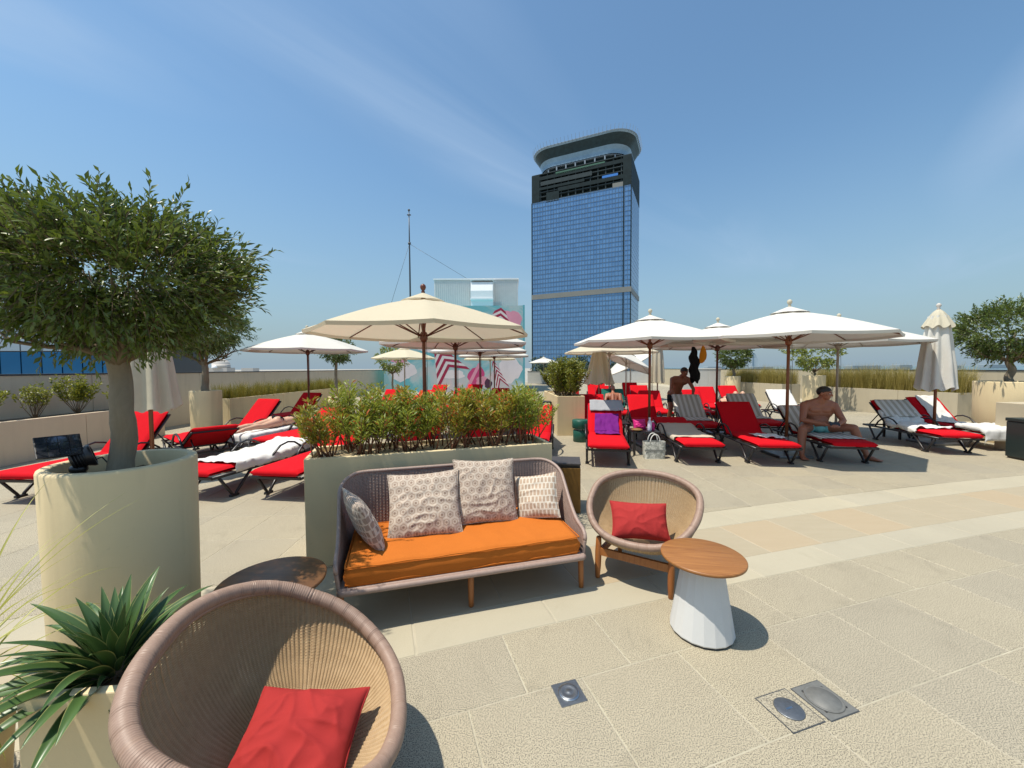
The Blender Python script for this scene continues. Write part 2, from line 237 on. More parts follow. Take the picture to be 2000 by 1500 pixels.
# ------------------------------------------------------------------ mesh helpers
class MB:
    def __init__(s): s.v = []; s.f = []; s.sm = []
    def add(s, vs_, fs, smooth=False, M=None):
        o = len(s.v)
        s.v += [tuple(M @ Vector(p)) for p in vs_] if M is not None else [tuple(p) for p in vs_]
        s.f += [tuple(i + o for i in f) for f in fs]; s.sm += [smooth] * len(fs); return s
    def box(s, x0, x1, y0, y1, z0, z1, M=None, ch=0.0):
        if ch <= 0:
            vs_ = [(x, y, z) for z in (z0, z1) for y in (y0, y1) for x in (x0, x1)]
            return s.add(vs_, [(0, 2, 3, 1), (4, 5, 7, 6), (0, 1, 5, 4), (2, 6, 7, 3), (0, 4, 6, 2), (1, 3, 7, 5)], False, M)
        bm = bmesh.new(); bmesh.ops.create_cube(bm, size=1)
        for v in bm.verts: v.co = Vector(((x0 + x1) / 2 + v.co.x * (x1 - x0), (y0 + y1) / 2 + v.co.y * (y1 - y0), (z0 + z1) / 2 + v.co.z * (z1 - z0)))
        bmesh.ops.bevel(bm, geom=bm.edges[:], offset=ch, segments=2, profile=0.5, affect='EDGES')
        bm.verts.index_update(); s.add([v.co[:] for v in bm.verts], [tuple(v.index for v in f.verts) for f in bm.faces], False, M); bm.free(); return s
    def tube(s, pts, rad, n=8, closed=False, cap=True, M=None, smooth=True, flat=1.0, up=None):
        pts = [Vector(p) for p in pts]; m = len(pts)
        if isinstance(rad, (int, float)): rad = [rad] * m
        vs_ = []; prev = None
        for i, p in enumerate(pts):
            a = pts[(i - 1) % m] if (closed or i > 0) else p; b = pts[(i + 1) % m] if (closed or i < m - 1) else p
            t = (b - a).normalized()
            if up is not None: u = Vector(up)
            elif prev is None: u = Vector((0, 0, 1)) if abs(t.z) < 0.9 else Vector((1, 0, 0))
            else: u = prev
            x = (u - t * u.dot(t)).normalized(); y = t.cross(x); prev = x
            for k in range(n):
                an = 2 * math.pi * k / n; vs_.append(p + (x * math.cos(an) * flat + y * math.sin(an)) * rad[i])
        fs = []
        for i in range(m if closed else m - 1):
            j = (i + 1) % m
            for k in range(n): fs.append((i * n + k, i * n + (k + 1) % n, j * n + (k + 1) % n, j * n + k))
        if cap and not closed: fs.append(tuple(range(n))[::-1]); fs.append(tuple((m - 1) * n + k for k in range(n)))
        return s.add(vs_, fs, smooth, M)
    def bar(s, p0, p1, wx, wz, M=None, up=(0, 0, 1)):
        p0 = Vector(p0); p1 = Vector(p1); t = (p1 - p0).normalized(); u = Vector(up)
        if abs(t.dot(u)) > 0.98: u = Vector((0, 1, 0))
        x = t.cross(u).normalized(); z = x.cross(t).normalized(); vs_ = []
        for p in (p0, p1):
            for a, b in ((-1, -1), (1, -1), (1, 1), (-1, 1)): vs_.append(p + x * a * wx / 2 + z * b * wz / 2)
        return s.add(vs_, [(0, 1, 2, 3)[::-1], (4, 5, 6, 7), (0, 1, 5, 4), (1, 2, 6, 5), (2, 3, 7, 6), (3, 0, 4, 7)], False, M)
    def lathe(s, prof, n=32, M=None, smooth=True, capb=True, capt=True, fn=None):
        vs_ = []
        for (r, z) in prof:
            for k in range(n):
                an = 2 * math.pi * k / n; rr = r * (fn(an, z) if fn else 1); vs_.append((rr * math.cos(an), rr * math.sin(an), z))
        fs = []; m = len(prof)
        for i in range(m - 1):
            for k in range(n): fs.append((i * n + k, i * n + (k + 1) % n, (i + 1) * n + (k + 1) % n, (i + 1) * n + k))
        if capb: fs.append(tuple(range(n))[::-1])
        if capt: fs.append(tuple((m - 1) * n + k for k in range(n)))
        return s.add(vs_, fs, smooth, M)
    def grid(s, fn, nu, nv, smooth=True, M=None, wrapu=False):
        vs_ = [fn(i / nu, j / nv) for j in range(nv + 1) for i in range(nu if wrapu else nu + 1)]; st = nu if wrapu else nu + 1; fs = []
        for j in range(nv):
            for i in range(nu):
                i2 = (i + 1) % nu if wrapu else i + 1; fs.append((j * st + i, j * st + i2, (j + 1) * st + i2, (j + 1) * st + i))
        return s.add(vs_, fs, smooth, M)
    def ball(s, c, r, n=12, M=None):
        c = Vector(c); r = r if isinstance(r, (tuple, list)) else (r, r, r)
        return s.grid(lambda u, v: (c.x + r[0] * math.cos(2 * math.pi * u) * math.sin(math.pi * v), c.y + r[1] * math.sin(2 * math.pi * u) * math.sin(math.pi * v), c.z - r[2] * math.cos(math.pi * v)), n * 2, n, True, M, True)
    def mesh(s, name):
        me = bpy.data.meshes.new(name); me.from_pydata(s.v, [], s.f); me.polygons.foreach_set('use_smooth', s.sm); me.update(); return me
    def build(s, name, mat, parent=None, loc=None, rz=None): return obj(name, s.mesh(name), mat, parent, loc, rz)
def obj(name, me, mat, parent=None, loc=None, rz=None):
    o = bpy.data.objects.new(name, me); COL.objects.link(o)
    if mat and me and not me.materials: me.materials.append(MAT[mat])
    if parent is not None: o.parent = parent
    if loc is not None: o.location = loc
    if rz is not None: o.rotation_euler = (0, 0, rz)
    return o
def tag(o, label, cat, group=None):
    o['label'] = label; o['category'] = cat
    if group: o['group'] = group
    return o
def thing(name, label, cat, loc=(0, 0, 0), rz=0.0, group=None):
    o = bpy.data.objects.new(name, None); COL.objects.link(o); o.empty_display_size = 0.1; o.location = loc; o.rotation_euler = (0, 0, rz); return tag(o, label, cat, group)
def struct(o, kind='structure'): o['kind'] = kind; return o
KIDS = {}
def dup(o, parent=None):
    c = o.copy(); COL.objects.link(c); c.parent = parent
    for ch in KIDS.get(o.name) or KIDS.setdefault(o.name, [x for x in bpy.data.objects if x.parent == o]): dup(ch, c)
    return c
def copy_thing(o, loc, rz, label, group=None, scale=None):
    c = dup(o); c.location = loc; c.rotation_euler = (0, 0, rz); c['label'] = label
    if group: c['group'] = group
    if scale is not None: c.scale = (scale,) * 3 if isinstance(scale, (int, float)) else scale
    return c
def quads_mesh(name, V, F, smooth=False):
    me = bpy.data.meshes.new(name); me.vertices.add(len(V)); me.vertices.foreach_set('co', np.asarray(V, dtype=np.float32).ravel())
    k = F.shape[1]; me.loops.add(F.size); me.loops.foreach_set('vertex_index', F.astype(np.int32).ravel()); me.polygons.add(len(F)); me.polygons.foreach_set('loop_start', np.arange(0, F.size, k, dtype=np.int32)); me.polygons.foreach_set('loop_total', np.full(len(F), k, dtype=np.int32))
    me.update(calc_edges=True); me.validate(); return me
def leaves_mesh(name, P, D, L, W, rs, fold=0.25, droop=0.15):
    """lance-shaped folded leaves: P base points, D directions, L lengths, W widths"""
    n = len(P); P = np.asarray(P, float); D = np.asarray(D, float); D /= np.linalg.norm(D, axis=1)[:, None] + 1e-9
    A = rs.normal(size=(n, 3)); S = np.cross(D, A); S /= np.linalg.norm(S, axis=1)[:, None] + 1e-9; N = np.cross(S, D); N[N[:, 2] < 0] *= -1
    L = np.asarray(L)[:, None]; W = np.asarray(W)[:, None]
    mid = P + D * L * 0.5 - N * L * 0.02; tip = P + D * L - N * L * droop
    V = np.stack([P, mid + S * W / 2 + N * W * fold, tip, mid - S * W / 2 + N * W * fold, mid], 1).reshape(-1, 3)
    b = np.arange(n)[:, None] * 5; F = np.concatenate([b + np.array([[0, 4, 1]]), b + np.array([[4, 2, 1]]), b + np.array([[0, 3, 4]]), b + np.array([[4, 3, 2]])]); return quads_mesh(name, V, F)
# ------------------------------------------------------------------ the setting
def sheet(name, x0, x1, y0, y1, z, mat):
    m = MB(); m.add([(x0, y0, z), (x1, y0, z), (x1, y1, z), (x0, y1, z)], [(0, 1, 2, 3)]); return struct(m.build(name, mat))
sheet('ground', -30000, 30000, -3000, 30000, -16.0, 'ground_sand')
sheet('sea', 900, 30000, 700, 30000, -15.9, 'sea_water')
floor = MB().box(-10.6, 15.2, -6, 46, -0.5, -0.0028).build('terrace_floor', 'grout'); struct(floor)
# paving: a curved border (two pale bands and a tan one) between two fields of granite
TH0 = R(18.3); RC = 84.0; O0 = Vector((-0.069, 2.272)); CC = O0 + RC * Vector((math.sin(TH0), -math.cos(TH0)))
def arc(s, t):
    a = TH0 - s / RC; return CC + (RC + t) * Vector((-math.sin(a), math.cos(a)))
def tile_mesh(c, z, g=0.0035, ch=0.004, t=0.03):
    cs = [Vector(p) for p in c]; ce = sum(cs, Vector((0, 0))) / 4; lo = []; hi = []
    for p in cs:
        d = (p - ce); d2 = d * (1 - g * 1.414 / d.length); lo.append(d2); hi.append(d2 * (1 - ch * 1.414 / d.length))
    vs_ = [(p.x, p.y, z - t) for p in lo] + [(p.x, p.y, z - ch * 0.6) for p in lo] + [(p.x, p.y, z) for p in hi]
    fs = [(8, 9, 10, 11)] + [(k, (k + 1) % 4, 4 + (k + 1) % 4, 4 + k) for k in range(4)] + [(4 + k, 4 + (k + 1) % 4, 8 + (k + 1) % 4, 8 + k) for k in range(4)]
    return vs_, fs, ce
TILES = []   # (distance, corners, z, material)
def add_tile(c, z, mat):
    ce = sum((Vector(p) for p in c), Vector((0, 0))) / 4; TILES.append((ce.length, ce, c, z, mat))
rows = [(-2.2, -1.6, 'granite', 0.598, 0.0), (-1.6, -1.0, 'granite', 0.598, 0.3), (-1.0, -0.44, 'granite', 0.598, 0.0), (-0.44, 0.0, 'granite', 0.598, 0.3), (0.0, 0.285, 'limestone', 0.86, 0.36), (0.285, 0.86, 'sandstone', 0.60, 0.1), (0.86, 1.21, 'limestone', 0.86, 0.2)]
for (t0, t1, mt, wd, off) in rows:
    off2 = {0.3: 0.0, 0.0: 0.3}.get(off, off)
    s = math.floor(-6 / wd) * wd + off2
    while s < 11:
        c = [arc(s, t0), arc(s + wd, t0), arc(s + wd, t1), arc(s, t1)]
        if max(p.y for p in c) > 0.35 and min(p.x for p in c) < 14.2 and max(p.x for p in c) > -8.3: add_tile(c, 0.0, mt)
        s += wd
def t_of(p): return (Vector(p) - CC).length - RC
HA = R(2); ux = Vector((math.cos(HA), math.sin(HA))); uy = Vector((-math.sin(HA), math.cos(HA)))
for i in range(-18, 26):
    for j in range(-4, 74):
        o_ = Vector((-1.985, 3.02)) + ux * (0.6 * i) + uy * (0.6 * j)
        c = [o_, o_ + ux * 0.6, o_ + ux * 0.6 + uy * 0.6, o_ + uy * 0.6]
        if min(t_of(p) for p in c) < 1.21 and max(t_of(p) for p in c) > 1.21:            # trim against the border
            c = [p if t_of(p) >= 1.21 else CC + (Vector(p) - CC).normalized() * (RC + 1.212) for p in c]
            if (c[2] - c[0]).length < 0.25 or (c[3] - c[1]).length < 0.25: continue
        elif max(t_of(p) for p in c) <= 1.21: continue
        ce = sum(c, Vector((0, 0))) / 4
        if -9.2 < ce.x < 13.2 and ce.y < 44: add_tile(c, 0.0, 'granite')
def inview(ce): return ce.y > 0.9 and abs(ce.x) < 1.42 * ce.y + 0.5
TILES.sort(key=lambda t: (not inview(t[1]), t[0]))
rest = {}
sq = {}
for n_, (d, ce, c, z, mt) in enumerate(TILES):
    vs_, fs, ce = tile_mesh(c, z)
    if n_ < 298:
        key = (mt, tuple(round(a, 3) for v in vs_ for a in v[:2]))
        if key not in sq: sq[key] = MB().add(vs_, fs).mesh('paver')
        obj('paver', sq[key], mt, floor, (ce.x, ce.y, 0))
    else: rest.setdefault(mt, MB()).add([(v[0] + ce.x, v[1] + ce.y, v[2]) for v in vs_], fs)
for mt, m in rest.items(): o = m.build('far_paving', mt, floor); o['kind'] = 'stuff'

# drain cover and the two floor box covers
d = thing('drain_cover', 'square steel drain cover with round grate set in the granite paving', 'drain', (0.272, 1.852, 0.0), R(17))
m = MB(); m.box(-0.068, 0.068, -0.068, 0.068, -0.012, 0.0035, ch=0.002); m.build('frame', 'dull_steel', d)
m = MB(); m.lathe([(0.052, 0.003), (0.052, 0.007), (0.047, 0.008)], 40); m.build('rim', 'steel', d)
m = MB(); m.lathe([(0.0455, 0.003), (0.0455, 0.0085), (0.040, 0.0092), (0.030, 0.0092), (0.029, 0.0086), (0.010, 0.0086), (0.009, 0.0095), (0.002, 0.0095)], 40); m.build('grate', 'dull_steel', d)
d = thing('floor_box_cover', 'round dark lid in a plain square stone plate beside the paler plate', 'floor cover', (1.285, 1.752, 0.0), R(17))
MB().box(-0.097, 0.097, -0.097, 0.097, -0.012, 0.0015).build('seam', 'dark_rail', d)
m = MB(); m.box(-0.092, 0.092, -0.092, 0.092, -0.012, 0.003, ch=0.0015); m.build('plate', 'granite', d)
m = MB(); m.lathe([(0.062, 0.002), (0.062, 0.007), (0.059, 0.0085), (0.002, 0.0085)], 40); lid = m.build('lid', 'dull_steel', d)
m = MB(); m.box(-0.018, 0.018, -0.004, 0.004, 0.0085, 0.0095); m.build('slot', 'steel', lid)
d = thing('floor_box_cover', 'larger round grey lid in a grey metal plate with corner screws', 'floor cover', (1.49, 1.805, 0.0), R(17))
MB().box(-0.092, 0.092, -0.096, 0.096, -0.012, 0.0015).build('seam', 'dark_rail', d)
m = MB(); m.box(-0.088, 0.088, -0.092, 0.092, -0.012, 0.0035, ch=0.0015); m.build('plate', 'grey_plate', d)
m = MB(); m.lathe([(0.079, 0.003), (0.079, 0.008), (0.074, 0.009), (0.072, 0.0075), (0.068, 0.0075), (0.067, 0.010), (0.002, 0.011)], 44); m.build('lid', 'grey_plate', d)
for a in (40, 130, 220, 310): MB().lathe([(0.006, 0.003), (0.006, 0.006), (0.001, 0.0065)], 10).build('screw', 'black_metal', d, (0.09 * math.cos(R(a)) * 0.9, 0.09 * math.sin(R(a)) * 0.9, 0))

# parapets
def wall_run(name, label, p0, p1, h, th, mat, rail=True, z0=0.0, panels=0, railmat='dark_rail'):
    p0 = Vector(p0); p1 = Vector(p1); L = (p1 - p0).length; a = math.atan2(p1.y - p0.y, p1.x - p0.x)
    t = thing(name, label, 'wall', (p0.x, p0.y, z0), a)
    n = max(1, panels); g = 0.006
    for k in range(n): MB().box(k * L / n + g, (k + 1) * L / n - g, 0, th, 0, h, ch=0.004).build('wall_panel' if n > 1 else 'wall', mat, t)
    if rail: MB().box(0, L, -0.02, th + 0.02, h + 0.003, h + 0.035, ch=0.004).build('coping', railmat, t)
    return t
wall_run('parapet_wall', 'long beige parapet wall with dark coping along the left edge of the terrace', (-9.9, 3.0), (-8.6, 45), 1.50, 0.2, 'parapet', panels=14)
wall_run('parapet_wall', 'pale parapet wall with dark coping beyond the grasses on the right', (14.4, 45), (14.6, 1.0), 1.44, 0.2, 'sand_wall', panels=14)
wall_run('end_wall', 'low white wall closing the far end of the terrace', (1.6, 40.0), (14.3, 40.0), 1.25, 0.2, 'white_wall', panels=5)
t = thing('white_screen', 'white panelled screen beside the far potted tree', 'screen', (8.9, 20.2, 0), R(-6))
for k in range(3): MB().box(k * 0.62, k * 0.62 + 0.605, 0, 0.04, 0.02, 1.5, ch=0.004).build('panel', 'white_wall', t)
MB().box(-0.02, 1.88, -0.02, 0.06, 1.503, 1.55, ch=0.004).build('top_rail', 'duct_white', t)
# raised bed at the left
bed = thing('raised_bed', 'low pinkish beige raised bed wall running along the left side', 'planter', (-8.62, 2.5, 0), 0)
for k in range(4):
    MB().box(-0.0, 0.10, k * 1.75 + 0.004, k * 1.75 + 1.746, 0, 0.74, ch=0.004).build('wall_panel', 'beige_wall', bed)
MB().box(-1.2, -0.003, 0, 7.0, 0, 0.66).build('soil', 'soil', bed)
# box planters along the sides
def box_planter(loc, rz, L, W, H, label, mat='sand_wall', soilmat='soil', wall=0.045, panels=1, group=None, name='planter_box', sdepth=0.06):
    t = thing(name, label, 'planter', loc, rz, group); n = panels
    for k in range(n):
        MB().box(k * L / n + 0.003, (k + 1) * L / n - 0.003, 0, wall, 0, H, ch=0.005).build('front_panel', mat, t)
        MB().box(k * L / n + 0.003, (k + 1) * L / n - 0.003, W - wall, W, 0, H, ch=0.005).build('back_panel', mat, t)
    MB().box(0.001, wall, wall + 0.001, W - wall - 0.001, 0, H - 0.001, ch=0.004).build('end_panel', mat, t); MB().box(L - wall, L - 0.001, wall + 0.001, W - wall - 0.001, 0, H - 0.001, ch=0.004).build('end_panel', mat, t)
    m = MB(); nx = max(6, int(L / 0.05)); ny = max(5, int(W / 0.05))
    m.grid(lambda u, v: (wall + u * (L - 2 * wall), wall + v * (W - 2 * wall), H - sdepth + 0.025 * mnoise.noise(Vector((u * L * 6, v * W * 6, 3.1))) + 0.014 * mnoise.noise(Vector((u * L * 21, v * W * 21, 9)))), nx, ny); m.build('soil', soilmat, t)
    return t
def grass_strip(name, label, M, L, W, h, n, mat, seed, bend=0.45, wd=0.006, clump=24):
    rs = np.random.RandomState(seed); nc = max(4, n // clump); cx = rs.uniform(0.03, L - 0.03, nc); cy = rs.uniform(0.05, W - 0.05, nc); ch = rs.uniform(0.7, 1.12, nc); k = rs.randint(0, nc, n)
    P = np.stack([cx[k] + rs.normal(0, 0.035, n), cy[k] + rs.normal(0, 0.035, n), np.zeros(n)], 1); an = rs.uniform(0, 2 * math.pi, n); ln = h * ch[k] * rs.uniform(0.55, 1.1, n); bd = bend * rs.uniform(0.15, 1.0, n) * ln
    dx, dy = np.cos(an), np.sin(an); S = np.stack([-dy, dx, np.zeros(n)], 1) * (wd / 2)
    mid = P + np.stack([dx * bd * 0.35, dy * bd * 0.35, ln * 0.6], 1); tip = P + np.stack([dx * bd, dy * bd, ln], 1)
    V = np.stack([P - S, P + S, mid + S * 0.8, mid - S * 0.8, tip + S * 0.15, tip - S * 0.15], 1).reshape(-1, 3); b = np.arange(n)[:, None] * 6
    F = np.concatenate([b + np.array([[0, 1, 2, 3]]), b + np.array([[3, 2, 4, 5]])]); o = obj(name, quads_mesh(name, V, F), mat); o.matrix_world = M; o['kind'] = 'stuff'; return tag(o, label, 'grass')
def planter_with_grass(p0, p1, W, H, label, glabel, gh, n, mat, seed, panels, pm='sand_wall'):
    p0 = Vector(p0); p1 = Vector(p1); a = math.atan2(p1.y - p0.y, p1.x - p0.x); L = (p1 - p0).length
    box_planter((p0.x, p0.y, 0), a, L, W, H, label, pm, panels=panels)
    M = Matrix.Translation((p0.x, p0.y, H - 0.05)) @ Matrix.Rotation(a, 4, 'Z'); grass_strip('ornamental_grass', glabel, M, L, W, gh, n, mat, seed)
# left: boxes recede away from the camera, planted side faces right
p_a, p_b = (-7.78, 10.7), (-7.4, 17.6)
planter_with_grass(p_a, p_b, 0.75, 0.80, 'beige planter boxes of grass behind the left potted olive tree', 'yellow green grass filling the left planter boxes', 0.46, 7500, 'grass_green', 3, 3, 'cream_render')
planter_with_grass((12.05, 15.6), (12.75, 11.1), 0.85, 0.82, 'sand coloured grass planter right behind the folded white parasol', 'tall dry grass in the right hand planter near the folded parasol', 0.85, 9500, 'grass_leaf', 5, 3)
planter_with_grass((11.4, 21.0), (11.75, 16.9), 0.85, 0.84, 'sand coloured grass planter farther along the right side', 'tall dry grass in the farther right hand planter', 0.8, 7000, 'grass_leaf', 6, 3)

# ------------------------------------------------------------------ buildings
# glass tower
TD = thing('glass_tower', 'tall blue glass tower with a flared crown under construction', 'tower', (91, 300, -16), math.atan2(34, -73.4))
# local +x runs from the near right corner to the far left corner of the main face, -y is away from the camera side
TW = 80.9; TDp = 48.0; TH = 178.0; Zg = TH - 22
M_ = TD
MB().box(0, TW, -TDp, 0, 0, Zg).build('glass_body', 'tower_glass', TD)
fl = 3.7; nf = int(Zg / fl)
msh = MB().box(-0.15, TW + 0.15, 0.0, 0.28, -0.16, 0.16).mesh('spandrel'); ms2 = MB().box(-0.05, 0.0, -TDp, 0.0, -0.16, 0.16).mesh('spandrel')
for k in range(1, nf + 1):
    z = k * fl
    for me in (msh, ms2): obj('floor_line', me, 'tower_mullion', TD, (0, 0, z))
vm_ = MB().box(-0.13, 0.13, 0.0, 0.22, 0, Zg).mesh('mullion'); vm2 = MB().box(-0.4, 0.4, 0.0, 0.35, 0, Zg).mesh('mullion')
for k in range(1, 34): obj('mullion', vm_, 'tower_mullion', TD, (k * TW / 34, 0, 0))
obj('corner_mullion', vm2, 'tower_dark', TD, (0, 0, 0)); obj('corner_mullion', vm2, 'tower_dark', TD, (TW, 0, 0)); obj('corner_mullion', vm2, 'tower_dark', TD, (5.6, 0, 0))
v3 = MB().box(-0.04, 0.0, -0.13, 0.13, 0, Zg).mesh('mullion')
for k in range(1, 8): obj('mullion', v3, 'tower_mullion', TD, (0, -k * TDp / 8, 0))
MB().box(-0.5, TW + 0.5, -TDp - 0.5, 0.5, 75.5, 79.5).build('grey_band', 'tower_band', TD)
# stripped upper storeys: open slabs, columns, ragged cladding
rt = random.Random(5); z = Zg
for k in range(6):
    MB().box(0.4, TW - 0.4, -TDp + 0.4, -0.4, z + 0.25, z + 0.8).build('floor_slab', 'tower_slab', TD)
    MB().box(3.5, TW - 3.5, -TDp + 4, -4, z + 0.82, z + fl + 0.2).build('core', 'tower_dark', TD)
    m = MB()
    for c in range(14): m.box(1.5 + c * (TW - 3) / 13 - 0.4, 1.5 + c * (TW - 3) / 13 + 0.4, -1.6, -0.8, z + 0.82, z + fl + 0.2)
    m.build('columns', 'tower_slab', TD); z += fl
for (x0, x1, z0, z1, mt) in ((-0.1, 6.2, 0, 22.2, 'tower_dark'), (74, TW + 0.1, 0, 22.2, 'tower_dark'), (6.2, 14, 0, 3.3, 'tower_band'), (57, 68, -1.5, 6.5, 'tower_dark'), (6.2, 58, 5.8, 8.8, 'tower_dark'), (20, 60, 19.0, 21.5, 'tower_green'), (36, 74, 9.6, 11.6, 'tower_dark'), (10, 22, 8.6, 10.6, 'tower_blue'), (6.2, 74, 17.6, 20.4, 'tower_dark'), (30, 73, 13.0, 16.2, 'tower_slab')):
    o_ = MB().box(x0, x1, -0.35, 0.12, Zg + z0, Zg + z1).build('cladding', mt, TD)
MB().box(-0.12, 0.3, -TDp, -0.4, Zg, Zg + 22.2).build('cladding', 'tower_dark', TD); MB().box(0, TW, -TDp, 0, Zg + 22.3, Zg + 22.9).build('roof_slab', 'tower_slab', TD)
# flared crown: a rounded rectangle that widens upwards
def rrect(u, hx, hy, r):
    per = [2 * (hx - r), math.pi * r / 2, 2 * (hy - r), math.pi * r / 2] * 2; tot = sum(per); d = u * tot
    cs = [(hx - r, hy - r, 90), (-(hx - r), hy - r, 180)]
    segs = [((-(hx - r), hy), (hx - r, hy)), (hx - r, hy - r, 90), ((hx, hy - r), (hx, -(hy - r))), (hx - r, -(hy - r), 0), ((hx - r, -hy), (-(hx - r), -hy)), (-(hx - r), -(hy - r), -90), ((-hx, -(hy - r)), (-hx, hy - r)), (-(hx - r), hy - r, -180)]
    for L_, sg in zip(per, segs):
        if d <= L_ or sg is segs[-1]:
            f = min(1, d / max(L_, 1e-6))
            if len(sg) == 2: return (sg[0][0] + (sg[1][0] - sg[0][0]) * f, sg[0][1] + (sg[1][1] - sg[0][1]) * f)
            a = R(sg[2] - 90 * f); return (sg[0] + r * math.cos(a), sg[1] + r * math.sin(a))
        d -= L_
cxT, cyT = TW / 2, -TDp / 2; zb = Zg + 27.2
prof = [(0.90, 0), (0.905, 3.0), (0.93, 6.0), (0.98, 10), (1.03, 13), (1.06, 15.0)]
def bowl(u, v):
    x = v * (len(prof) - 1); i = min(int(x), len(prof) - 2); f = x - i; k = prof[i][0] * (1 - f) + prof[i + 1][0] * f; zz_ = prof[i][1] * (1 - f) + prof[i + 1][1] * f
    p = rrect(u, TW / 2 * k, (TDp / 2) * (k + 0.06), 17 * k); return (cxT + p[0], cyT + p[1], zb + zz_)
MB().grid(lambda u, v: bowl(u, v * 0.42), 120, 8, True, None, True).build('flared_crown', 'tower_bowl', TD); MB().grid(lambda u, v: bowl(u, 0.42 + v * 0.44), 120, 8, True, None, True).build('crown_glazing', 'tower_inside', TD); MB().grid(lambda u, v: bowl(u, 0.86 + v * 0.14), 120, 4, True, None, True).build('crown_band', 'tower_bowl', TD)
def deck(k, z, th, name, mat):
    m = MB(); n = 96; pts = [rrect(i / n, TW / 2 * k, TDp / 2 * (k + 0.06), 17 * k) for i in range(n)]
    m.add([(cxT + p[0], cyT + p[1], z) for p in pts] + [(cxT + p[0], cyT + p[1], z + th) for p in pts], [tuple(range(n)), tuple(range(2 * n - 1, n - 1, -1))] + [(i, n + i, n + (i + 1) % n, (i + 1) % n) for i in range(n)]); m.build(name, mat, TD)
deck(0.875, zb - 0.6, 0.5, 'crown_ledge', 'tower_fin'); deck(0.962, zb + 8.6, 0.35, 'crown_ledge', 'tower_fin'); deck(1.066, zb + 14.9, 0.45, 'crown_rim', 'tower_fin'); deck(0.80, Zg + 22.95, 3.6, 'crown_recess', 'tower_dark')
for k in range(26):
    q_ = rrect(k / 26.0, TW / 2 * 0.87, TDp / 2 * 0.93, 15); MB().box(-0.5, 0.5, -0.5, 0.5, 0, 3.6).build('crown_post', 'tower_fin', TD, (cxT + q_[0], cyT + q_[1], Zg + 22.95))
for k in range(84):
    u = k / 84.0; p0 = bowl(u, 0.92); p1 = bowl(u, 1.0); d_ = Vector(p1) - Vector((cxT, cyT, p1[2])); d_.z = 0; d_.normalize(); m = MB(); m.bar(Vector(p0) + d_ * 0.15, Vector(p1) + d_ * 0.55, 0.22, 0.25); m.bar(Vector(p1) + d_ * 0.55, Vector(p1) + d_ * 1.3 + Vector((0, 0, 4.0)), 0.2, 0.24); m.build('fin', 'tower_fin', TD)
MB().box(cxT + 14, cxT + 22, cyT - 3, cyT + 3, zb + 9, zb + 20).build('lift_overrun', 'tower_slab', TD); MB().box(cxT + 16, cxT + 19, cyT - 1, cyT + 2, zb + 20, zb + 22).build('roof_plant', 'tower_slab', TD)

# mural building with roof plant behind
mb_ = thing('mural_building', 'building wall painted with a teal sky, pink clouds and striped parasols', 'building', (-8.55, 26.0, 0), 0)
MW, MH = 9.3, 5.75
MB().box(0, MW, 0.06, 9, 0, MH - 0.02).build('wall', 'mural_teal', mb_)
mw = MB().box(0, MW, 0.0, 0.055, 0, MH).build('mural', 'mural_sky', mb_)
def flat_shape(pts, mat, y=-0.004, name='mural_shape'):
    m = MB(); n = len(pts); m.add([(p[0], y, p[1]) for p in pts] + [(p[0], -0.0005, p[1]) for p in pts], [tuple(range(n)), tuple(range(2 * n - 1, n - 1, -1))] + [(i, (i + 1) % n, n + (i + 1) % n, n + i) for i in range(n)]); m.build(name, mat, mw)
def striped(cx, cz, s, ang, n, width):
    for k in range(n):
        mt = 'mural_red' if k % 2 == 0 else 'mural_white'; y = -0.004 - 0.0006 * (n - k); t0 = k / n; t1 = (k + 1) / n
        def P(u, t): # chevron bands fanning out from the tip
            x = (u - 0.5) * width * (0.35 + t) * s; z = -t * s * 1.5 + (0.25 - abs(u - 0.55)) * s * 1.0 * (0.4 + t); c, s_ = math.cos(ang), math.sin(ang); return (cx + x * c - z * s_, cz + x * s_ + z * c)
        flat_shape([P(0, t0), P(0.55, t0), P(1, t0), P(1, t1), P(0.55, t1), P(0, t1)][::-1], mt, y, 'parasol_stripe')
def blob(cx, cz, rx, rz_, mat, y, seed, n=26):
    r_ = random.Random(seed); ph = [r_.uniform(0, 6.28) for _ in range(4)]
    flat_shape([(cx + rx * math.cos(a) * (1 + 0.12 * math.sin(3 * a + ph[0]) + 0.07 * math.sin(7 * a + ph[1])), cz + rz_ * math.sin(a) * (1 + 0.12 * math.sin(4 * a + ph[2]) + 0.07 * math.sin(9 * a + ph[3]))) for a in [2 * math.pi * i / n for i in range(n)]], mat, y, 'cloud')
blob(8.55, 4.7, 0.62, 0.75, 'mural_pink', -0.0022, 1); blob(2.9, 3.1, 0.8, 0.4, 'mural_cloud', -0.0021, 2); blob(1.2, 1.5, 0.9, 0.7, 'mural_cloud', -0.0023, 3); blob(8.4, 1.5, 0.75, 0.9, 'mural_cloud', -0.0024, 4); blob(4.6, 1.2, 0.8, 0.30, 'mural_cloud', -0.0025, 5); blob(1.0, 2.2, 0.5, 0.25, 'mural_pink', -0.0031, 9)
striped(7.8, 5.5, 1.15, R(-8), 8, 1.75); striped(3.6, 2.9, 1.25, R(28), 7, 1.5); striped(7.3, 2.0, 1.1, R(20), 9, 0.6)
blob(6.2, 1.0, 0.55, 0.75, 'mural_rose', -0.0029, 6); blob(6.55, 0.75, 0.42, 0.32, 'mural_pink', -0.0034, 7); blob(6.95, 0.55, 0.25, 0.33, 'mural_dark', -0.0037, 8)
flat_shape([(5.4, 0.2), (5.65, 0.2), (6.5, 1.9), (6.3, 1.95)], 'mural_pink', -0.0052)
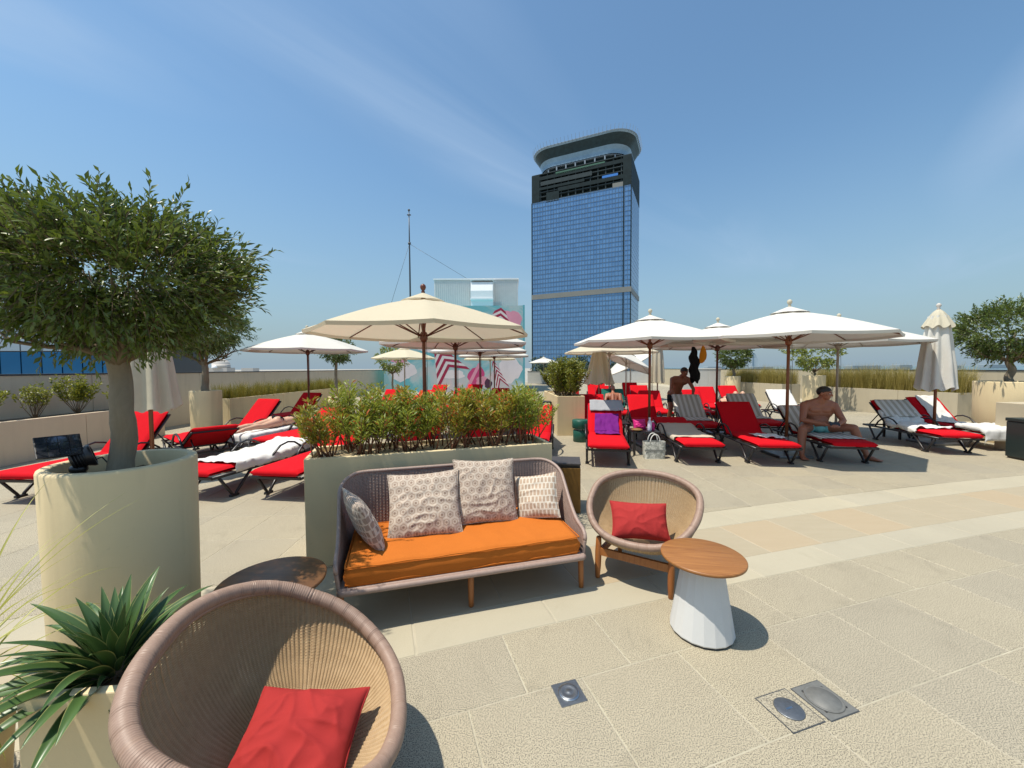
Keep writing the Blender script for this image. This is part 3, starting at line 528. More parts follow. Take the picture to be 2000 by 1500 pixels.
MB().box(MW + 0.002, MW + 0.12, 0.0, 0.5, 0, MH + 0.03).build('corner_trim', 'mural_teal', mb_)
rp = thing('roof_plant_room', 'light grey corrugated plant room rising behind the mural wall', 'building', (-6.0, 30.5, 5.7), 0)
MB().box(0, 6.5, 0, 4, -0.8, 2.75).build('wall', 'corrugated', rp)
m0 = MB().box(0, 0.06, -0.05, 0.0, -0.8, 2.7).mesh('rib')
for k in range(40): obj('rib', m0, 'corrugated', rp, (0.05 + k * 0.163, 0, 0))
MB().box(-0.06, 6.56, -0.09, 4.05, 2.752, 2.86).build('roof_edge', 'duct_white', rp)
du = thing('air_duct', 'white curved air duct standing in front of the grey plant room', 'duct', (-3.0, 29.2, 5.7), 0)
m = MB(); pr_ = [(-0.2, 0), (-0.2, 0.85), (-0.35, 1.0), (-0.35, 1.6), (-0.15, 2.25), (0.25, 2.4), (1.0, 2.4), (1.0, 0)]
m.add([(0, y, z) for y, z in pr_] + [(1.62, y, z) for y, z in pr_], [tuple(range(8))[::-1], tuple(range(8, 16))] + [(i, (i + 1) % 8, 8 + (i + 1) % 8, 8 + i) for i in range(8)]); m.build('duct_body', 'duct_white', du)
MB().box(-0.04, 1.66, -0.42, -0.352, 0.95, 1.05).build('flange', 'duct_white', du); MB().box(-0.04, 1.66, -0.25, 1.05, 2.403, 2.5).build('hood', 'duct_white', du)
fp = thing('flagpole', 'tall thin grey mast held by two guy wires behind the cream parasol', 'mast', (-8.0, 31.0, 0), 0)
MB().tube([(0, 0, 0), (0, 0, 9.0), (0, 0, 11.6), (0, 0, 13.9)], [0.075, 0.065, 0.05, 0.035], 10).build('pole', 'dark_rail', fp); MB().ball((0, 0, 14.0), 0.09, 8).build('finial', 'dark_rail', fp); MB().box(-0.14, 0.14, -0.06, 0.06, 13.6, 13.66).build('crossbar', 'dark_rail', fp)
MB().lathe([(0.11, 11.35), (0.11, 11.5)], 12).build('collar', 'dark_rail', fp)
for p in ((-2.2, 0.3, 5.0), (5.2, 1.0, 8.4)): MB().tube([(0, 0, 11.4), p], 0.012, 5).build('guy_wire', 'dark_rail', fp)

# blue glass building on the left
gb = thing('glass_building', 'low blue and grey glass building beyond the left parapet', 'building', (-56.0, 36.5, -16), math.atan2(3.2, 26))
GX = [i * 1.75 for i in range(11)]
MB().box(-0.2, GX[-1] + 0.2, 0.12, 12, 0, 22.2).build('wall', 'dark_rail', gb)
for i in range(10):
    for (z0, z1, mt) in ((14.0, 15.75, 'pane_blue'), (15.85, 19.4, 'pane_blue'), (19.5, 20.65, 'pane_grey'), (20.75, 22.1, 'pane_grey')):
        MB().box(GX[i] + 0.06, GX[i + 1] - 0.06, 0.0, 0.1, z0, z1).build('pane', mt, gb)
MB().box(-0.2, GX[-1] + 0.2, -0.1, 12, 22.201, 22.35).build('roof_edge', 'dark_rail', gb)
# far things
db = thing('domed_building', 'pale domed building far off beyond the left parapet', 'building', (-300, 402, -16), 0)
MB().box(-10, 10, -6, 6, 0, 19.5).build('wall', 'pale_stone', db); MB().lathe([(8, 19.5), (8, 22.5)] + [(8 * math.cos(R(a)), 22.5 + 6.0 * math.sin(R(a))) for a in range(0, 90, 15)], 24).build('dome', 'pale_stone', db)
MB().lathe([(3, 19.5)] + [(3 * math.cos(R(a)), 20 + 3.0 * math.sin(R(a))) for a in range(0, 90, 18)], 16).build('small_dome', 'duct_white', db, (-1, -7, -0.5)); MB().box(-34, -24, -5, 5, 0, 18).build('side_wing', 'pale_stone', db); MB().box(24, 36, -5, 5, 0, 19).build('side_wing', 'pale_stone', db)
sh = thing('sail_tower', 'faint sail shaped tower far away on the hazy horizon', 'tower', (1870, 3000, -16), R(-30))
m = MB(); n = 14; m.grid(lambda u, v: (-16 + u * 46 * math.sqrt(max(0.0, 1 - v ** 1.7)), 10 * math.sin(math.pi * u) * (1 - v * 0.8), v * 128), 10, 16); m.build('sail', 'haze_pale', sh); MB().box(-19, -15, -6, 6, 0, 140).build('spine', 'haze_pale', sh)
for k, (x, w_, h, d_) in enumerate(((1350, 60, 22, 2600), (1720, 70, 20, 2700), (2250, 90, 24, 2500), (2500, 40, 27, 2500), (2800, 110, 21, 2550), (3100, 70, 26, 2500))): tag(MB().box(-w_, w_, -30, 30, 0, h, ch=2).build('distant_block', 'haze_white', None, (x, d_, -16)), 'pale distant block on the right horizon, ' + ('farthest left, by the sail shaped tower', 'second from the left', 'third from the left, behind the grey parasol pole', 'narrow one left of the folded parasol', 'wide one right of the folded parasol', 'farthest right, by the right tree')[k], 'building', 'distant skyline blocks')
rs = np.random.RandomState(11); n = 9000; cx = rs.uniform(8, 34, 40); cy = rs.uniform(112, 122, 40); k = rs.randint(0, 40, n)
P = np.stack([cx[k] + rs.normal(0, 1.2, n), cy[k] + rs.normal(0, 1.2, n), -3 + np.abs(rs.normal(0, 1, n)) * 0 + rs.uniform(0, 1, n) * (6.2 + 1.6 * np.sin(cx[k]))], 1)
o = obj('distant_trees', leaves_mesh('distant_trees', P, rs.normal(size=(n, 3)) + [0, 0, 0.4], rs.uniform(0.7, 1.3, n), rs.uniform(0.3, 0.5, n), rs), 'far_leaf'); o['kind'] = 'stuff'; tag(o, 'dark green treetops below the glass tower', 'trees')
# ------------------------------------------------------------------ wicker chairs
NR = 128      # ribs of the basket
def rim_pt(th):
    # egg-shaped tilted opening; the chair faces -Y, th=0 is its left/right axis, th=90 deg the top of the back
    c, s = math.cos(th), math.sin(th); e = 0.86
    x = 0.405 * math.copysign(abs(c) ** e, c) * (1.0 + 0.04 * s); q = math.copysign(abs(s) ** e, s)
    y = 0.02 + 0.335 * q; z = 0.50 + (0.20 if q > 0 else 0.16) * q + 0.045 * (c * c) ** 2
    return Vector((x, y, z))
BOT = Vector((0, 0.0, 0.235))
def bowl_pt(th, v, off=0.0):
    """v=0 at the bottom, 1 at the rim"""
    p = rim_pt(th); k = math.sin(v * math.pi / 2) ** 0.86; h = 1 - math.cos(v * math.pi / 2); h = 0.25 * v * v + 0.75 * h
    b = Vector((BOT.x + (p.x - BOT.x) * k, BOT.y + (p.y - BOT.y) * k, BOT.z + (p.z - BOT.z) * h))
    if off:
        n = (b - Vector((0, -0.03, 0.80))).normalized(); b = b + n * off
    return b
def basket_meshes():
    wk = MB(); NW = 92; rows_ = [0.08 + 0.90 * (k / (NW - 1.0)) for k in range(NW)]
    for k, v in enumerate(rows_):
        pts = []; n = NR * 4; jog = 0.0009 * math.sin(k * 12.9)
        for i in range(n):
            th = 2 * math.pi * (i + 0.35 * (k % 2)) / n; pts.append(bowl_pt(th, v, 0.0036 - 0.0072 * abs(math.sin(math.pi * i / 4)) ** 0.8 + jog))
        wk.tube(pts, 0.0030, 4, closed=True, smooth=True)
    rb = MB()
    for i in range(NR):
        th = 2 * math.pi * (i + 0.0) / NR; rb.tube([bowl_pt(th, v, 0.001) for v in [0.06 + 0.93 * j / 22 for j in range(23)]], 0.0030, 4)
    rim = MB(); n = 1500; pts = [rim_pt(2 * math.pi * i / n) for i in range(n)]
    rad = [0.0255 + 0.0014 * abs(math.sin(math.pi * i * 0.21)) + (-0.0028 if (i * 7919 % 101) < 6 else 0) + 0.0015 * mnoise.noise(Vector((i * 0.02, 1, 0))) for i in range(n)]
    rim.tube(pts, rad, 14, closed=True)
    und = MB(); und.tube([bowl_pt(2 * math.pi * i / 80, 0.965, -0.012) for i in range(80)], 0.0085, 6, closed=True)
    hub = MB(); hub.lathe([(0.10, 0), (0.10, 0.012), (0.02, 0.016)], 24, Matrix.Translation((0, 0.0, 0.228)))
    return wk.mesh('basket_weave'), rb.mesh('basket_ribs'), rim.mesh('wrapped_rim'), und.mesh('inner_cord'), hub.mesh('basket_base')
BM = basket_meshes()
def leg_mb(p0, p1, r0, r1, rm=None):
    p0 = Vector(p0); p1 = Vector(p1); m = MB(); rm = rm or (r0 + r1) / 2
    m.tube([p0, p0 + (p1 - p0) * 0.02, p0.lerp(p1, 0.3), p0.lerp(p1, 0.65), p0.lerp(p1, 0.97), p1], [r0 * 0.8, r0, rm, rm * 1.05, r1, r1 * 0.7], 14); return m
def make_chair(label, loc, rz):
    t = thing('wicker_chair', label, 'armchair', loc, rz)
    obj('basket_weave', BM[0], 'wicker_natural', t); obj('basket_ribs', BM[1], 'wicker_natural', t); obj('rim', BM[2], 'wicker_taupe', t); obj('inner_cord', BM[3], 'wicker_taupe', t); obj('basket_base', BM[4], 'wicker_natural', t)
    for s in (-1, 1):
        leg_mb((s * 0.262, -0.25, 0), (s * 0.262, -0.225, 0.312), 0.017, 0.02, 0.023).build('leg', 'teak_leg', t); leg_mb((s * 0.235, 0.235, 0), (s * 0.225, 0.21, 0.335), 0.017, 0.019, 0.022).build('leg', 'teak_leg', t)
        m = MB(); m.bar((s * 0.258, -0.225, 0.185), (s * 0.238, 0.218, 0.185), 0.024, 0.05); m.build('side_rail', 'teak_leg', t)
    m = MB(); m.bar((-0.248, -0.235, 0.205), (0.248, -0.235, 0.205), 0.026, 0.055); m.build('front_rail', 'teak_leg', t); m = MB(); m.bar((-0.22, 0.228, 0.19), (0.22, 0.228, 0.19), 0.024, 0.05); m.build('back_rail', 'teak_leg', t)
    return t
def pillow_mesh(w_, h, t_, seed, crease=0.004, n=64, sag=0.0):
    s3 = Vector((seed * 3.7, seed * 1.3, 0)); m = MB()
    def side(sg):
        def f(u, v):
            x = 2 * u - 1; y = 2 * v - 1; ex = 1 - 0.075 * (1 - y * y) ** 1.0 * abs(x) ** 3; ey = 1 - 0.075 * (1 - x * x) * abs(y) ** 3
            th = max(0.0, (1 - abs(x) ** 2.6) * (1 - abs(y) ** 2.6)) ** 0.55
            p = Vector((x * ex * w_ / 2, y * ey * h / 2, 0)); wq = p + Vector((mnoise.noise(p * 6 + s3), mnoise.noise(p * 6 - s3), 0)) * 0.05; nz = 0.9 * (1 - abs(mnoise.noise(Vector((wq.x * 7, wq.y * 13, 0)) + s3))) ** 3.5 + 0.6 * (1 - abs(mnoise.noise(Vector((wq.x * 14, wq.y * 8, 4)) + s3))) ** 4 + 0.5 * mnoise.noise(p * 8 + s3) - 0.5
            z = sg * th * t_ / 2 * (1 + 0.15 * mnoise.noise(p * 4 + s3) - sag * y) + nz * crease * (0.35 + th) * (1 if sg > 0 else 0.5); return (p.x, p.y, z)
        return f
    m.grid(side(1), n, n); o1 = len(m.f); m.grid(side(-1), n, n); m.f[o1:] = [f[::-1] for f in m.f[o1:]]
    m.tube([((2 * u - 1) * (1 - 0.075 * (1 - (2 * v - 1) ** 2) * abs(2 * u - 1) ** 3) * w_ / 2, (2 * v - 1) * (1 - 0.075 * (1 - (2 * u - 1) ** 2) * abs(2 * v - 1) ** 3) * h / 2, 0) for (u, v) in [(i / 24, 0) for i in range(24)] + [(1, i / 24) for i in range(24)] + [(1 - i / 24, 1) for i in range(24)] + [(0, 1 - i / 24) for i in range(24)]], 0.0045, 6, closed=True)
    return m.mesh('pillow')
def frame_M(loc, xdir, ydir):
    x = Vector(xdir).normalized(); y = Vector(ydir); y = (y - x * y.dot(x)).normalized(); z = x.cross(y); M = Matrix((x, y, z)).transposed().to_4x4(); M.translation = Vector(loc); return M
def pillow(name, label, M, w_, h, t_, mat, seed, crease=0.004, cat='cushion', group=None, sag=0.1):
    o = obj(name, pillow_mesh(w_, h, t_, seed, crease, sag=sag), mat); o.matrix_world = M; return tag(o, label, cat, group)
def TR(loc, rz): return Matrix.Translation(loc) @ Matrix.Rotation(rz, 4, 'Z')
CH2 = ((1.0, 2.98, 0), R(-32)); CH1 = ((-0.75, 1.30, 0), R(108))
make_chair('round wicker armchair beside the white cone side table', *CH2); make_chair('large round wicker armchair nearest the camera beside the agave', *CH1).scale = (1.07, 1.07, 1.07)
pillow('throw_pillow', 'red throw pillow in the wicker armchair beside the white side table', frame_M((0.955, 2.89, 0.445), (1, -0.12, -0.02), (0.1, 0.55, 0.82)), 0.42, 0.275, 0.13, 'red_cushion', 1, 0.006)
pillow('throw_pillow', 'crumpled red throw pillow in the nearest wicker armchair', frame_M((-0.735, 1.265, 0.335), (1, 0.06, -0.06), (0.02, 0.92, 0.36)), 0.385, 0.34, 0.15, 'red_cushion', 2, 0.013)

# ------------------------------------------------------------------ side tables
def cone_table(label, loc, topmat, r_top, h, basemat='concrete_white', rz=0.0):
    t = thing('side_table', label, 'side table', loc, rz)
    m = MB(); m.lathe([(r_top - 0.012, h - 0.022), (r_top - 0.002, h - 0.018), (r_top, h - 0.010), (r_top - 0.001, h - 0.003), (r_top - 0.006, h)], 72); m.build('table_top', topmat, t)
    m = MB(); m.lathe([(0.177, 0.012), (0.181, 0.02), (0.111, h - 0.024)], 18, None, False); m.build('cone_base', basemat, t); MB().lathe([(0.17, 0), (0.175, 0.011)], 36).build('foot_ring', 'black_plastic', t); MB().lathe([(0.09, h - 0.0235), (0.13, h - 0.0225)], 24).build('top_plate', 'black_metal', t)
    return t
cone_table('round teak side table on a white faceted cone beside the wicker armchair', (1.145, 2.305, 0), 'teak_top', 0.237, 0.469, rz=R(-12))
cone_table('dark round wooden side table half hidden behind the nearest wicker armchair', (-1.30, 2.06, 0), 'teak_dark', 0.265, 0.465)

# ------------------------------------------------------------------ wicker sofa
SL, SD = 1.72, 0.74
sofa = thing('wicker_sofa', 'taupe woven two seat sofa with orange seat cushion in front of the planter', 'sofa', (-0.37, 2.86, 0), R(16))
# local: +x right, +y back; shell plan is a U: left arm, back, right arm
def plan(u):
    """u 0..1 from the front of the left arm round the back to the front of the right arm"""
    hx, hy, r = SL / 2, SD / 2, 0.20; seg = [(2 * hy - r) - 0.02, math.pi * r / 2, 2 * hx - 2 * r, math.pi * r / 2, (2 * hy - r) - 0.02]; d = u * sum(seg)
    if d <= seg[0]: return Vector((-hx, -hy + 0.02 + d)), Vector((-1, 0))
    d -= seg[0]
    if d <= seg[1]: a = d / r; return Vector((-hx + r - r * math.cos(a), hy - r + r * math.sin(a))), Vector((-math.cos(a), math.sin(a)))
    d -= seg[1]
    if d <= seg[2]: return Vector((-hx + r + d, hy)), Vector((0, 1))
    d -= seg[2]
    if d <= seg[3]: a = d / r; return Vector((hx - r + r * math.sin(a), hy - r + r * math.cos(a))), Vector((math.sin(a), math.cos(a)))
    d -= seg[3]; return Vector((hx, hy - r - d)), Vector((1, 0))
def top_h(u):
    a = min(u, 1 - u); k = min(1, max(0, (a - 0.02) / 0.235)); k = k * k * (3 - 2 * k); f = min(1, a / 0.035); return 0.40 + 0.36 * k + 0.07 * math.sqrt(max(0, 1 - (1 - f) ** 2)) - 0.04
ZB = 0.255
def shell_pt(u, v, off=0.0):
    p, n = plan(u); zt = top_h(u); z = ZB + (zt - ZB) * v; lean = 0.07 * ((z - ZB) / 0.5); q = p + n * (lean + off - 0.05); return Vector((q.x, q.y, z))
sh_ = MB(); NS = 118
for k in range(50):
    v = 0.012 + 0.975 * k / 49; n = NS * 4; sh_.tube([shell_pt((i + 0.3 * (k % 2)) / (n + 0.3), v, 0.0045 * abs(math.cos(math.pi * i / 4)) ** 0.8 - 0.006 + 0.0006 * math.sin(k * 12.9)) for i in range(n + 1)], 0.0058, 4)
sh_.build('woven_shell', 'wicker_sofa', sofa)
m = MB()
for i in range(NS + 1): m.tube([shell_pt(i / NS, 0.01 + 0.98 * j / 6, 0.001) for j in range(7)], 0.007, 5)
m.build('shell_ribs', 'wicker_sofa', sofa)
m = MB(); n = 900; pts = [shell_pt(i / n, 1.0) for i in range(n + 1)]; m.tube(pts, [0.0135 + 0.0012 * abs(math.sin(i * 0.9)) for i in range(n + 1)], 10); m.build('wrapped_edge', 'wicker_sofa', sofa)
for u_ in (0, 1): MB().tube([shell_pt(u_, 1 - i / 20) for i in range(21)], 0.0135, 8).build('arm_edge', 'wicker_sofa', sofa)
m = MB(); m.box(-SL / 2 + 0.045, SL / 2 - 0.045, -SD / 2 - 0.01, SD / 2 - 0.06, ZB - 0.025, ZB + 0.02, ch=0.012); m.build('seat_base', 'wicker_sofa', sofa)
m = MB(); m.tube([(-SL / 2 + 0.05, -SD / 2 + 0.0, ZB)] + [(-SL / 2 + 0.07 + (SL - 0.14) * i / 20, -SD / 2 - 0.012, ZB - 0.002) for i in range(21)] + [(SL / 2 - 0.05, -SD / 2 + 0.0, ZB)], 0.019, 10); m.build('front_edge', 'wicker_sofa', sofa)
for x in (-SL / 2 + 0.05, 0.0, SL / 2 - 0.05):
    leg_mb((x, -SD / 2 + 0.05, 0), (x, -SD / 2 + 0.06, ZB - 0.02), 0.017, 0.021).build('leg', 'teak_leg', sofa); leg_mb((x, SD / 2 - 0.12, 0), (x, SD / 2 - 0.13, ZB - 0.02), 0.017, 0.021).build('leg', 'teak_leg', sofa)
def cushion_mesh(w_, d_, h, seed, n=60, nm='seat_cushion'):
    s3 = Vector((seed, 0, 0)); m = MB(); prof_ = 10
    def f(u, v):
        # wrap-around profile: front bottom, front, top, back
        pr2 = [(-1, 0.0), (-1.015, 0.5), (-0.985, 0.92), (-0.93, 1.03), (-0.5, 1.07), (0, 1.08), (0.5, 1.07), (0.93, 1.03), (0.985, 0.92), (1.0, 0.5), (1, 0.0)]; x_ = v * 10; i = min(9, int(x_)); ff = x_ - i
        yy = pr2[i][0] * (1 - ff) + pr2[i + 1][0] * ff; zz_ = pr2[i][1] * (1 - ff) + pr2[i + 1][1] * ff; x = (2 * u - 1); e = min(1, (1 - abs(x)) / 0.035); k = math.sqrt(max(0, 1 - (1 - e) ** 2))
        p = Vector((x * w_ / 2, yy * d_ / 2 * (0.965 + 0.035 * k), h * (0.5 + (zz_ - 0.5) * (0.25 + 0.75 * k)))); wr = mnoise.noise(Vector((p.x * 7, p.y * 2.2, p.z * 3)) + s3) * 0.007 + abs(mnoise.noise(Vector((p.x * 12 + p.y * 7, p.y * 4, 0)) + s3)) * 0.010 * max(0, 1 - ((p.x - 0.35) / 0.45) ** 2) - 0.004
        return (p.x, p.y + (wr * 0.6 if zz_ < 0.9 else 0), p.z + (wr if zz_ > 0.9 else 0))
    m.grid(f, n, 40); return m.mesh(nm)
sc_o = obj('seat_cushion', cushion_mesh(SL - 0.15, SD - 0.06, 0.125, 2), 'orange_fabric', sofa, (0.0, -0.02, ZB + 0.022))
for zp in (0.012, 0.117):
    hx_, hy_ = (SL - 0.15) / 2 - 0.012, (SD - 0.06) / 2 + 0.002; lp = [(-hx_ + 2 * hx_ * i / 60, -hy_, zp + 0.003 * math.sin(i * 0.55)) for i in range(61)] + [(hx_ + 0.004, -hy_ + 2 * hy_ * i / 20, zp) for i in range(1, 20)] + [(hx_ - 2 * hx_ * i / 60, hy_, zp) for i in range(61)] + [(-hx_ - 0.004, hy_ - 2 * hy_ * i / 20, zp) for i in range(1, 20)]
    MB().tube(lp, 0.0048, 6, closed=True).build('piping', 'orange_fabric', sc_o)
M = TR((-0.37, 2.86, 0), R(16))
pillow('sofa_pillow', 'square hexagon print pillow on the left of the sofa back, slumped', M @ frame_M((-0.275, 0.07, 0.595), (1, -0.06, 0.03), (0.0, 0.50, 0.85)), 0.53, 0.48, 0.13, 'hexagon_print', 3, 0.009)
pillow('sofa_pillow', 'square hexagon print pillow on the right of the sofa back, standing upright', M @ frame_M((0.20, 0.14, 0.63), (1, 0.0, -0.04), (0.02, 0.40, 0.92)), 0.50, 0.50, 0.13, 'hexagon_print', 4, 0.008)
pillow('sofa_pillow', 'dark dash patterned pillow leaning on the left arm of the sofa', M @ frame_M((-0.695, -0.04, 0.565), (-0.36, 0.93, 0.05), (-0.40, -0.10, 0.90)), 0.42, 0.40, 0.13, 'dash_print_dark', 5, 0.006)
pillow('sofa_pillow', 'light dash patterned pillow leaning on the right end of the sofa', M @ frame_M((0.62, 0.10, 0.555), (0.86, -0.48, 0.18), (0.12, 0.50, 0.88)), 0.35, 0.36, 0.11, 'dash_print_light', 6, 0.006)

# ------------------------------------------------------------------ round pots and their trees
def pot(label, loc, r=0.335, h=1.075, group=None, tilt=0.0):
    t = thing('round_planter', label, 'planter', loc, 0, group); wl = 0.05
    m = MB(); m.lathe([(r * 0.955, 0), (r * 0.965, 0.012), (r, h * 0.985), (r - 0.004, h - 0.004), (r - 0.010, h), (r - wl + 0.006, h), (r - wl, h - 0.006), (r - wl - 0.002, h - 0.14)], 72, None, True, True, False); m.build('pot', 'cream_render', t)
    m = MB(); m.grid(lambda u, v: ((r - wl + 0.002) * (1 - v) * math.cos(2 * math.pi * u), (r - wl + 0.002) * (1 - v) * math.sin(2 * math.pi * u), h - 0.10 + 0.022 * mnoise.noise(Vector((math.cos(6.283 * u) * (1 - v) * 5, math.sin(6.283 * u) * (1 - v) * 5, 2)))), 40, 10, True, None, True); m.build('soil', 'soil', t); return t
POT1 = (-2.27, 2.255, 0); POT2 = (-7.74, 9.82, 0)
pot('large cream round planter holding the nearest olive tree', POT1); pot('cream round planter with the smaller olive tree by the left grass boxes', POT2)
def olive_crown(seed, ntw, per, rx, rz_, cz, L=0.058, W=0.0135, hole=0.30, shoots=26):
    rs = np.random.RandomState(seed); P = []; D = []; TW_ = []
    for k in range(ntw + shoots):
        d = rs.normal(size=3); d /= np.linalg.norm(d)
        while mnoise.noise(Vector(d * 3.1) + Vector((seed * 0.7, 2, 0))) > 0.28: d = rs.normal(size=3); d /= np.linalg.norm(d)
        rr = rs.uniform(hole, 1.0) ** 0.42
        lump = 1 + 0.13 * mnoise.noise(Vector(d * 2.2) + Vector((seed, 0, 0))) + 0.07 * mnoise.noise(Vector(d * 5) + Vector((0, seed, 0)))
        if d[2] < -0.25: lump *= 0.72
        b = d * rr * lump * np.array([rx, rx, rz_]); out = d * np.array([1, 1, 0.9]) + rs.normal(0, 0.35, 3) + np.array([0, 0, 0.32 if d[2] > -0.2 else -0.35]); out /= np.linalg.norm(out); ln = rs.uniform(0.13, 0.26) * (1.5 if k >= ntw else 1)
        if k >= ntw: b = d * lump * np.array([rx, rx, rz_]) * 0.93
        sag = -0.25 if d[2] < 0 else 0.05
        n = int(per * (1.5 if k >= ntw else 1)); pts = []
        for j in range(n):
            f = (j + 0.6) / n; p = b + out * ln * f + np.array([0, 0, sag * ln * f * f]); a = rs.normal(size=3); s = np.cross(out, a); s /= np.linalg.norm(s) + 1e-9; P.append(p); D.append(out * 0.75 + s * 0.75 * (1.15 - 0.5 * f)); 
        TW_.append((b, b + out * ln * 0.5 + np.array([0, 0, sag * ln * 0.25]), b + out * ln + np.array([0, 0, sag * ln])))
    P = np.array(P) + [0, 0, cz]; D = np.array(D); n = len(P); Ls = L * rs.uniform(0.65, 1.25, n); Ws = W * rs.uniform(0.75, 1.25, n); return P, D, Ls, Ws, TW_, rs
def olive_trunk(h0, cz, r0, seed, rx, nl=9):
    r_ = random.Random(seed); m = MB(); n = 14
    pts = [Vector((0.018 * math.sin(i * 0.7 + seed), 0.018 * math.cos(i * 0.9 + seed), h0 * i / n)) for i in range(n + 1)]; m.tube(pts, [r0 * (1.16 - 0.30 * i / n + 0.13 * mnoise.noise(Vector((i * 0.8, seed, 0)))) * (1.15 if i == 0 else 1) for i in range(n + 1)], 14)
    lm = MB()
    for k in range(nl):
        a = 2 * math.pi * (k + r_.uniform(-0.3, 0.3)) / nl; el = r_.uniform(0.25, 1.25); d = Vector((math.cos(a) * math.cos(el), math.sin(a) * math.cos(el), math.sin(el))); p = Vector((pts[-1].x, pts[-1].y, h0 - 0.12)); ln = rx * r_.uniform(0.65, 0.95); q = [p]
        for j in range(1, 7): q.append(p + d * ln * j / 6 + Vector((r_.uniform(-.03, .03), r_.uniform(-.03, .03), 0.03 * math.sin(j))))
        lm.tube(q, [r0 * 0.45 * (1 - 0.13 * j) for j in range(7)], 7)
        for b in range(4):
            s = q[2 + b % 4]; dd = (d + Vector((r_.uniform(-1, 1), r_.uniform(-1, 1), r_.uniform(-.5, .9)))).normalized(); lm.tube([s, s + dd * ln * 0.25, s + dd * ln * 0.5 + Vector((0, 0, 0.03))], [r0 * 0.2, r0 * 0.13, r0 * 0.06], 5)
    return m, lm
def olive(label, loc, seed, h0, cz, r0, rx, rz_, ntw, per, L, W, mat='olive_leaf', single=0, hole=0.30, shoots=26, name='olive_tree', group=None):
    t = thing(name, label, 'tree', loc, 0, group); m, lm = olive_trunk(h0, cz, r0, seed, rx); m.build('trunk', 'olive_bark', t); lm.build('limbs', 'twig_bark', t)
    P, D, Ls, Ws, TW_, rs = olive_crown(seed, ntw, per, rx, rz_, cz, L, W, hole, shoots)
    tw = MB()
    for a, b, c in TW_: tw.tube([Vector(a) + Vector((0, 0, cz)), Vector(b) + Vector((0, 0, cz)), Vector(c) + Vector((0, 0, cz))], [0.0028, 0.002, 0.001], 3, cap=False)
    if tw.v: o = tw.build('twigs', 'twig_bark', t); o['kind'] = 'stuff'
    if single:
        w_ = P + np.array(loc); key = np.linalg.norm(w_ - np.array([0, 0, 1.6]), axis=1); idx = np.argsort(key); sel = idx[:single]; sel_set = np.zeros(len(P), bool); sel_set[sel] = True
        me = leaves_mesh('leaf', [(0, 0, 0)], [(1, 0, 0)], [L], [W], np.random.RandomState(1), 0.25, 0.12)
        for i in sel:
            o = obj('leaf', me, mat, t, tuple(P[i])); q = Vector(D[i]).to_track_quat('X', 'Z'); o.rotation_mode = 'QUATERNION'; from_roll = Matrix.Rotation(rnd.uniform(-1.2, 1.2), 4, 'X').to_quaternion(); o.rotation_quaternion = q @ from_roll; o.scale = (Ls[i] / L,) * 3
        P, D, Ls, Ws = P[~sel_set], D[~sel_set], Ls[~sel_set], Ws[~sel_set]
    o = obj('crown', leaves_mesh('crown', P, D, Ls, Ws, rs), mat, t); o['kind'] = 'stuff'; return t
olive('big olive tree with a thick pale trunk in the large cream planter', (POT1[0], POT1[1], 0.96), 3, 0.80, 1.15, 0.054, 0.545, 0.29, 1850, 14, 0.049, 0.0150, single=300, shoots=46)
T2 = olive('smaller olive tree in the cream planter by the left parapet', (POT2[0], POT2[1], 0.96), 8, 0.85, 1.72, 0.075, 0.95, 0.80, 1100, 13, 0.080, 0.024)
# spotlight with a solar panel in the near pot
sl = thing('solar_spotlight', 'black garden spotlight with a tilted solar panel in the near planter', 'spotlight', (-2.42, 2.15, 0.975), R(25))
MB().tube([(0, 0, 0), (0, 0, 0.06), (0.0, 0, 0.10)], [0.03, 0.03, 0.022], 14).build('stake', 'black_plastic', sl); MB().lathe([(0.034, 0.06), (0.038, 0.07), (0.038, 0.085), (0.03, 0.095)], 20).build('swivel', 'black_plastic', sl)
mh = Matrix.Translation((0.02, 0.0, 0.135)) @ Matrix.Rotation(R(72), 4, 'Y') @ Matrix.Rotation(R(-20), 4, 'X'); m = MB(); m.lathe([(0.028, -0.05), (0.045, -0.045), (0.05, 0.01), (0.062, 0.03), (0.062, 0.042), (0.054, 0.044), (0.05, 0.03), (0.01, 0.03)], 28, mh); m.build('lamp_head', 'black_plastic', sl)
m = MB()
for k in range(5): m.lathe([(0.052, -0.038 + k * 0.012), (0.054, -0.034 + k * 0.012)], 20, mh)
m.build('cooling_fins', 'black_plastic', sl)
mp_ = Matrix.Translation((-0.06, -0.03, 0.215)) @ Matrix.Rotation(R(30), 4, 'Z') @ Matrix.Rotation(R(42), 4, 'X'); m = MB(); m.box(-0.085, 0.085, -0.075, 0.075, -0.008, 0.004, mp_, ch=0.003); pn = m.build('solar_panel', 'black_plastic', sl)
for i in range(4):
    for j in range(3): MB().box(-0.079 + i * 0.0395, -0.042 + i * 0.0395, -0.069 + j * 0.046, -0.026 + j * 0.046, 0.0045, 0.0055, mp_).build('solar_cell', 'solar_cell', pn)
MB().tube([(0.0, 0, 0.10), (-0.03, -0.01, 0.16), (-0.06, -0.03, 0.205)], 0.008, 8).build('panel_arm', 'black_plastic', sl)
MB().tube([(0.03, 0, 0.10), (0.09, 0.02, 0.13), (0.13, 0.03, 0.06), (0.15, 0.03, 0.0)], 0.004, 6).build('cable', 'black_plastic', sl)

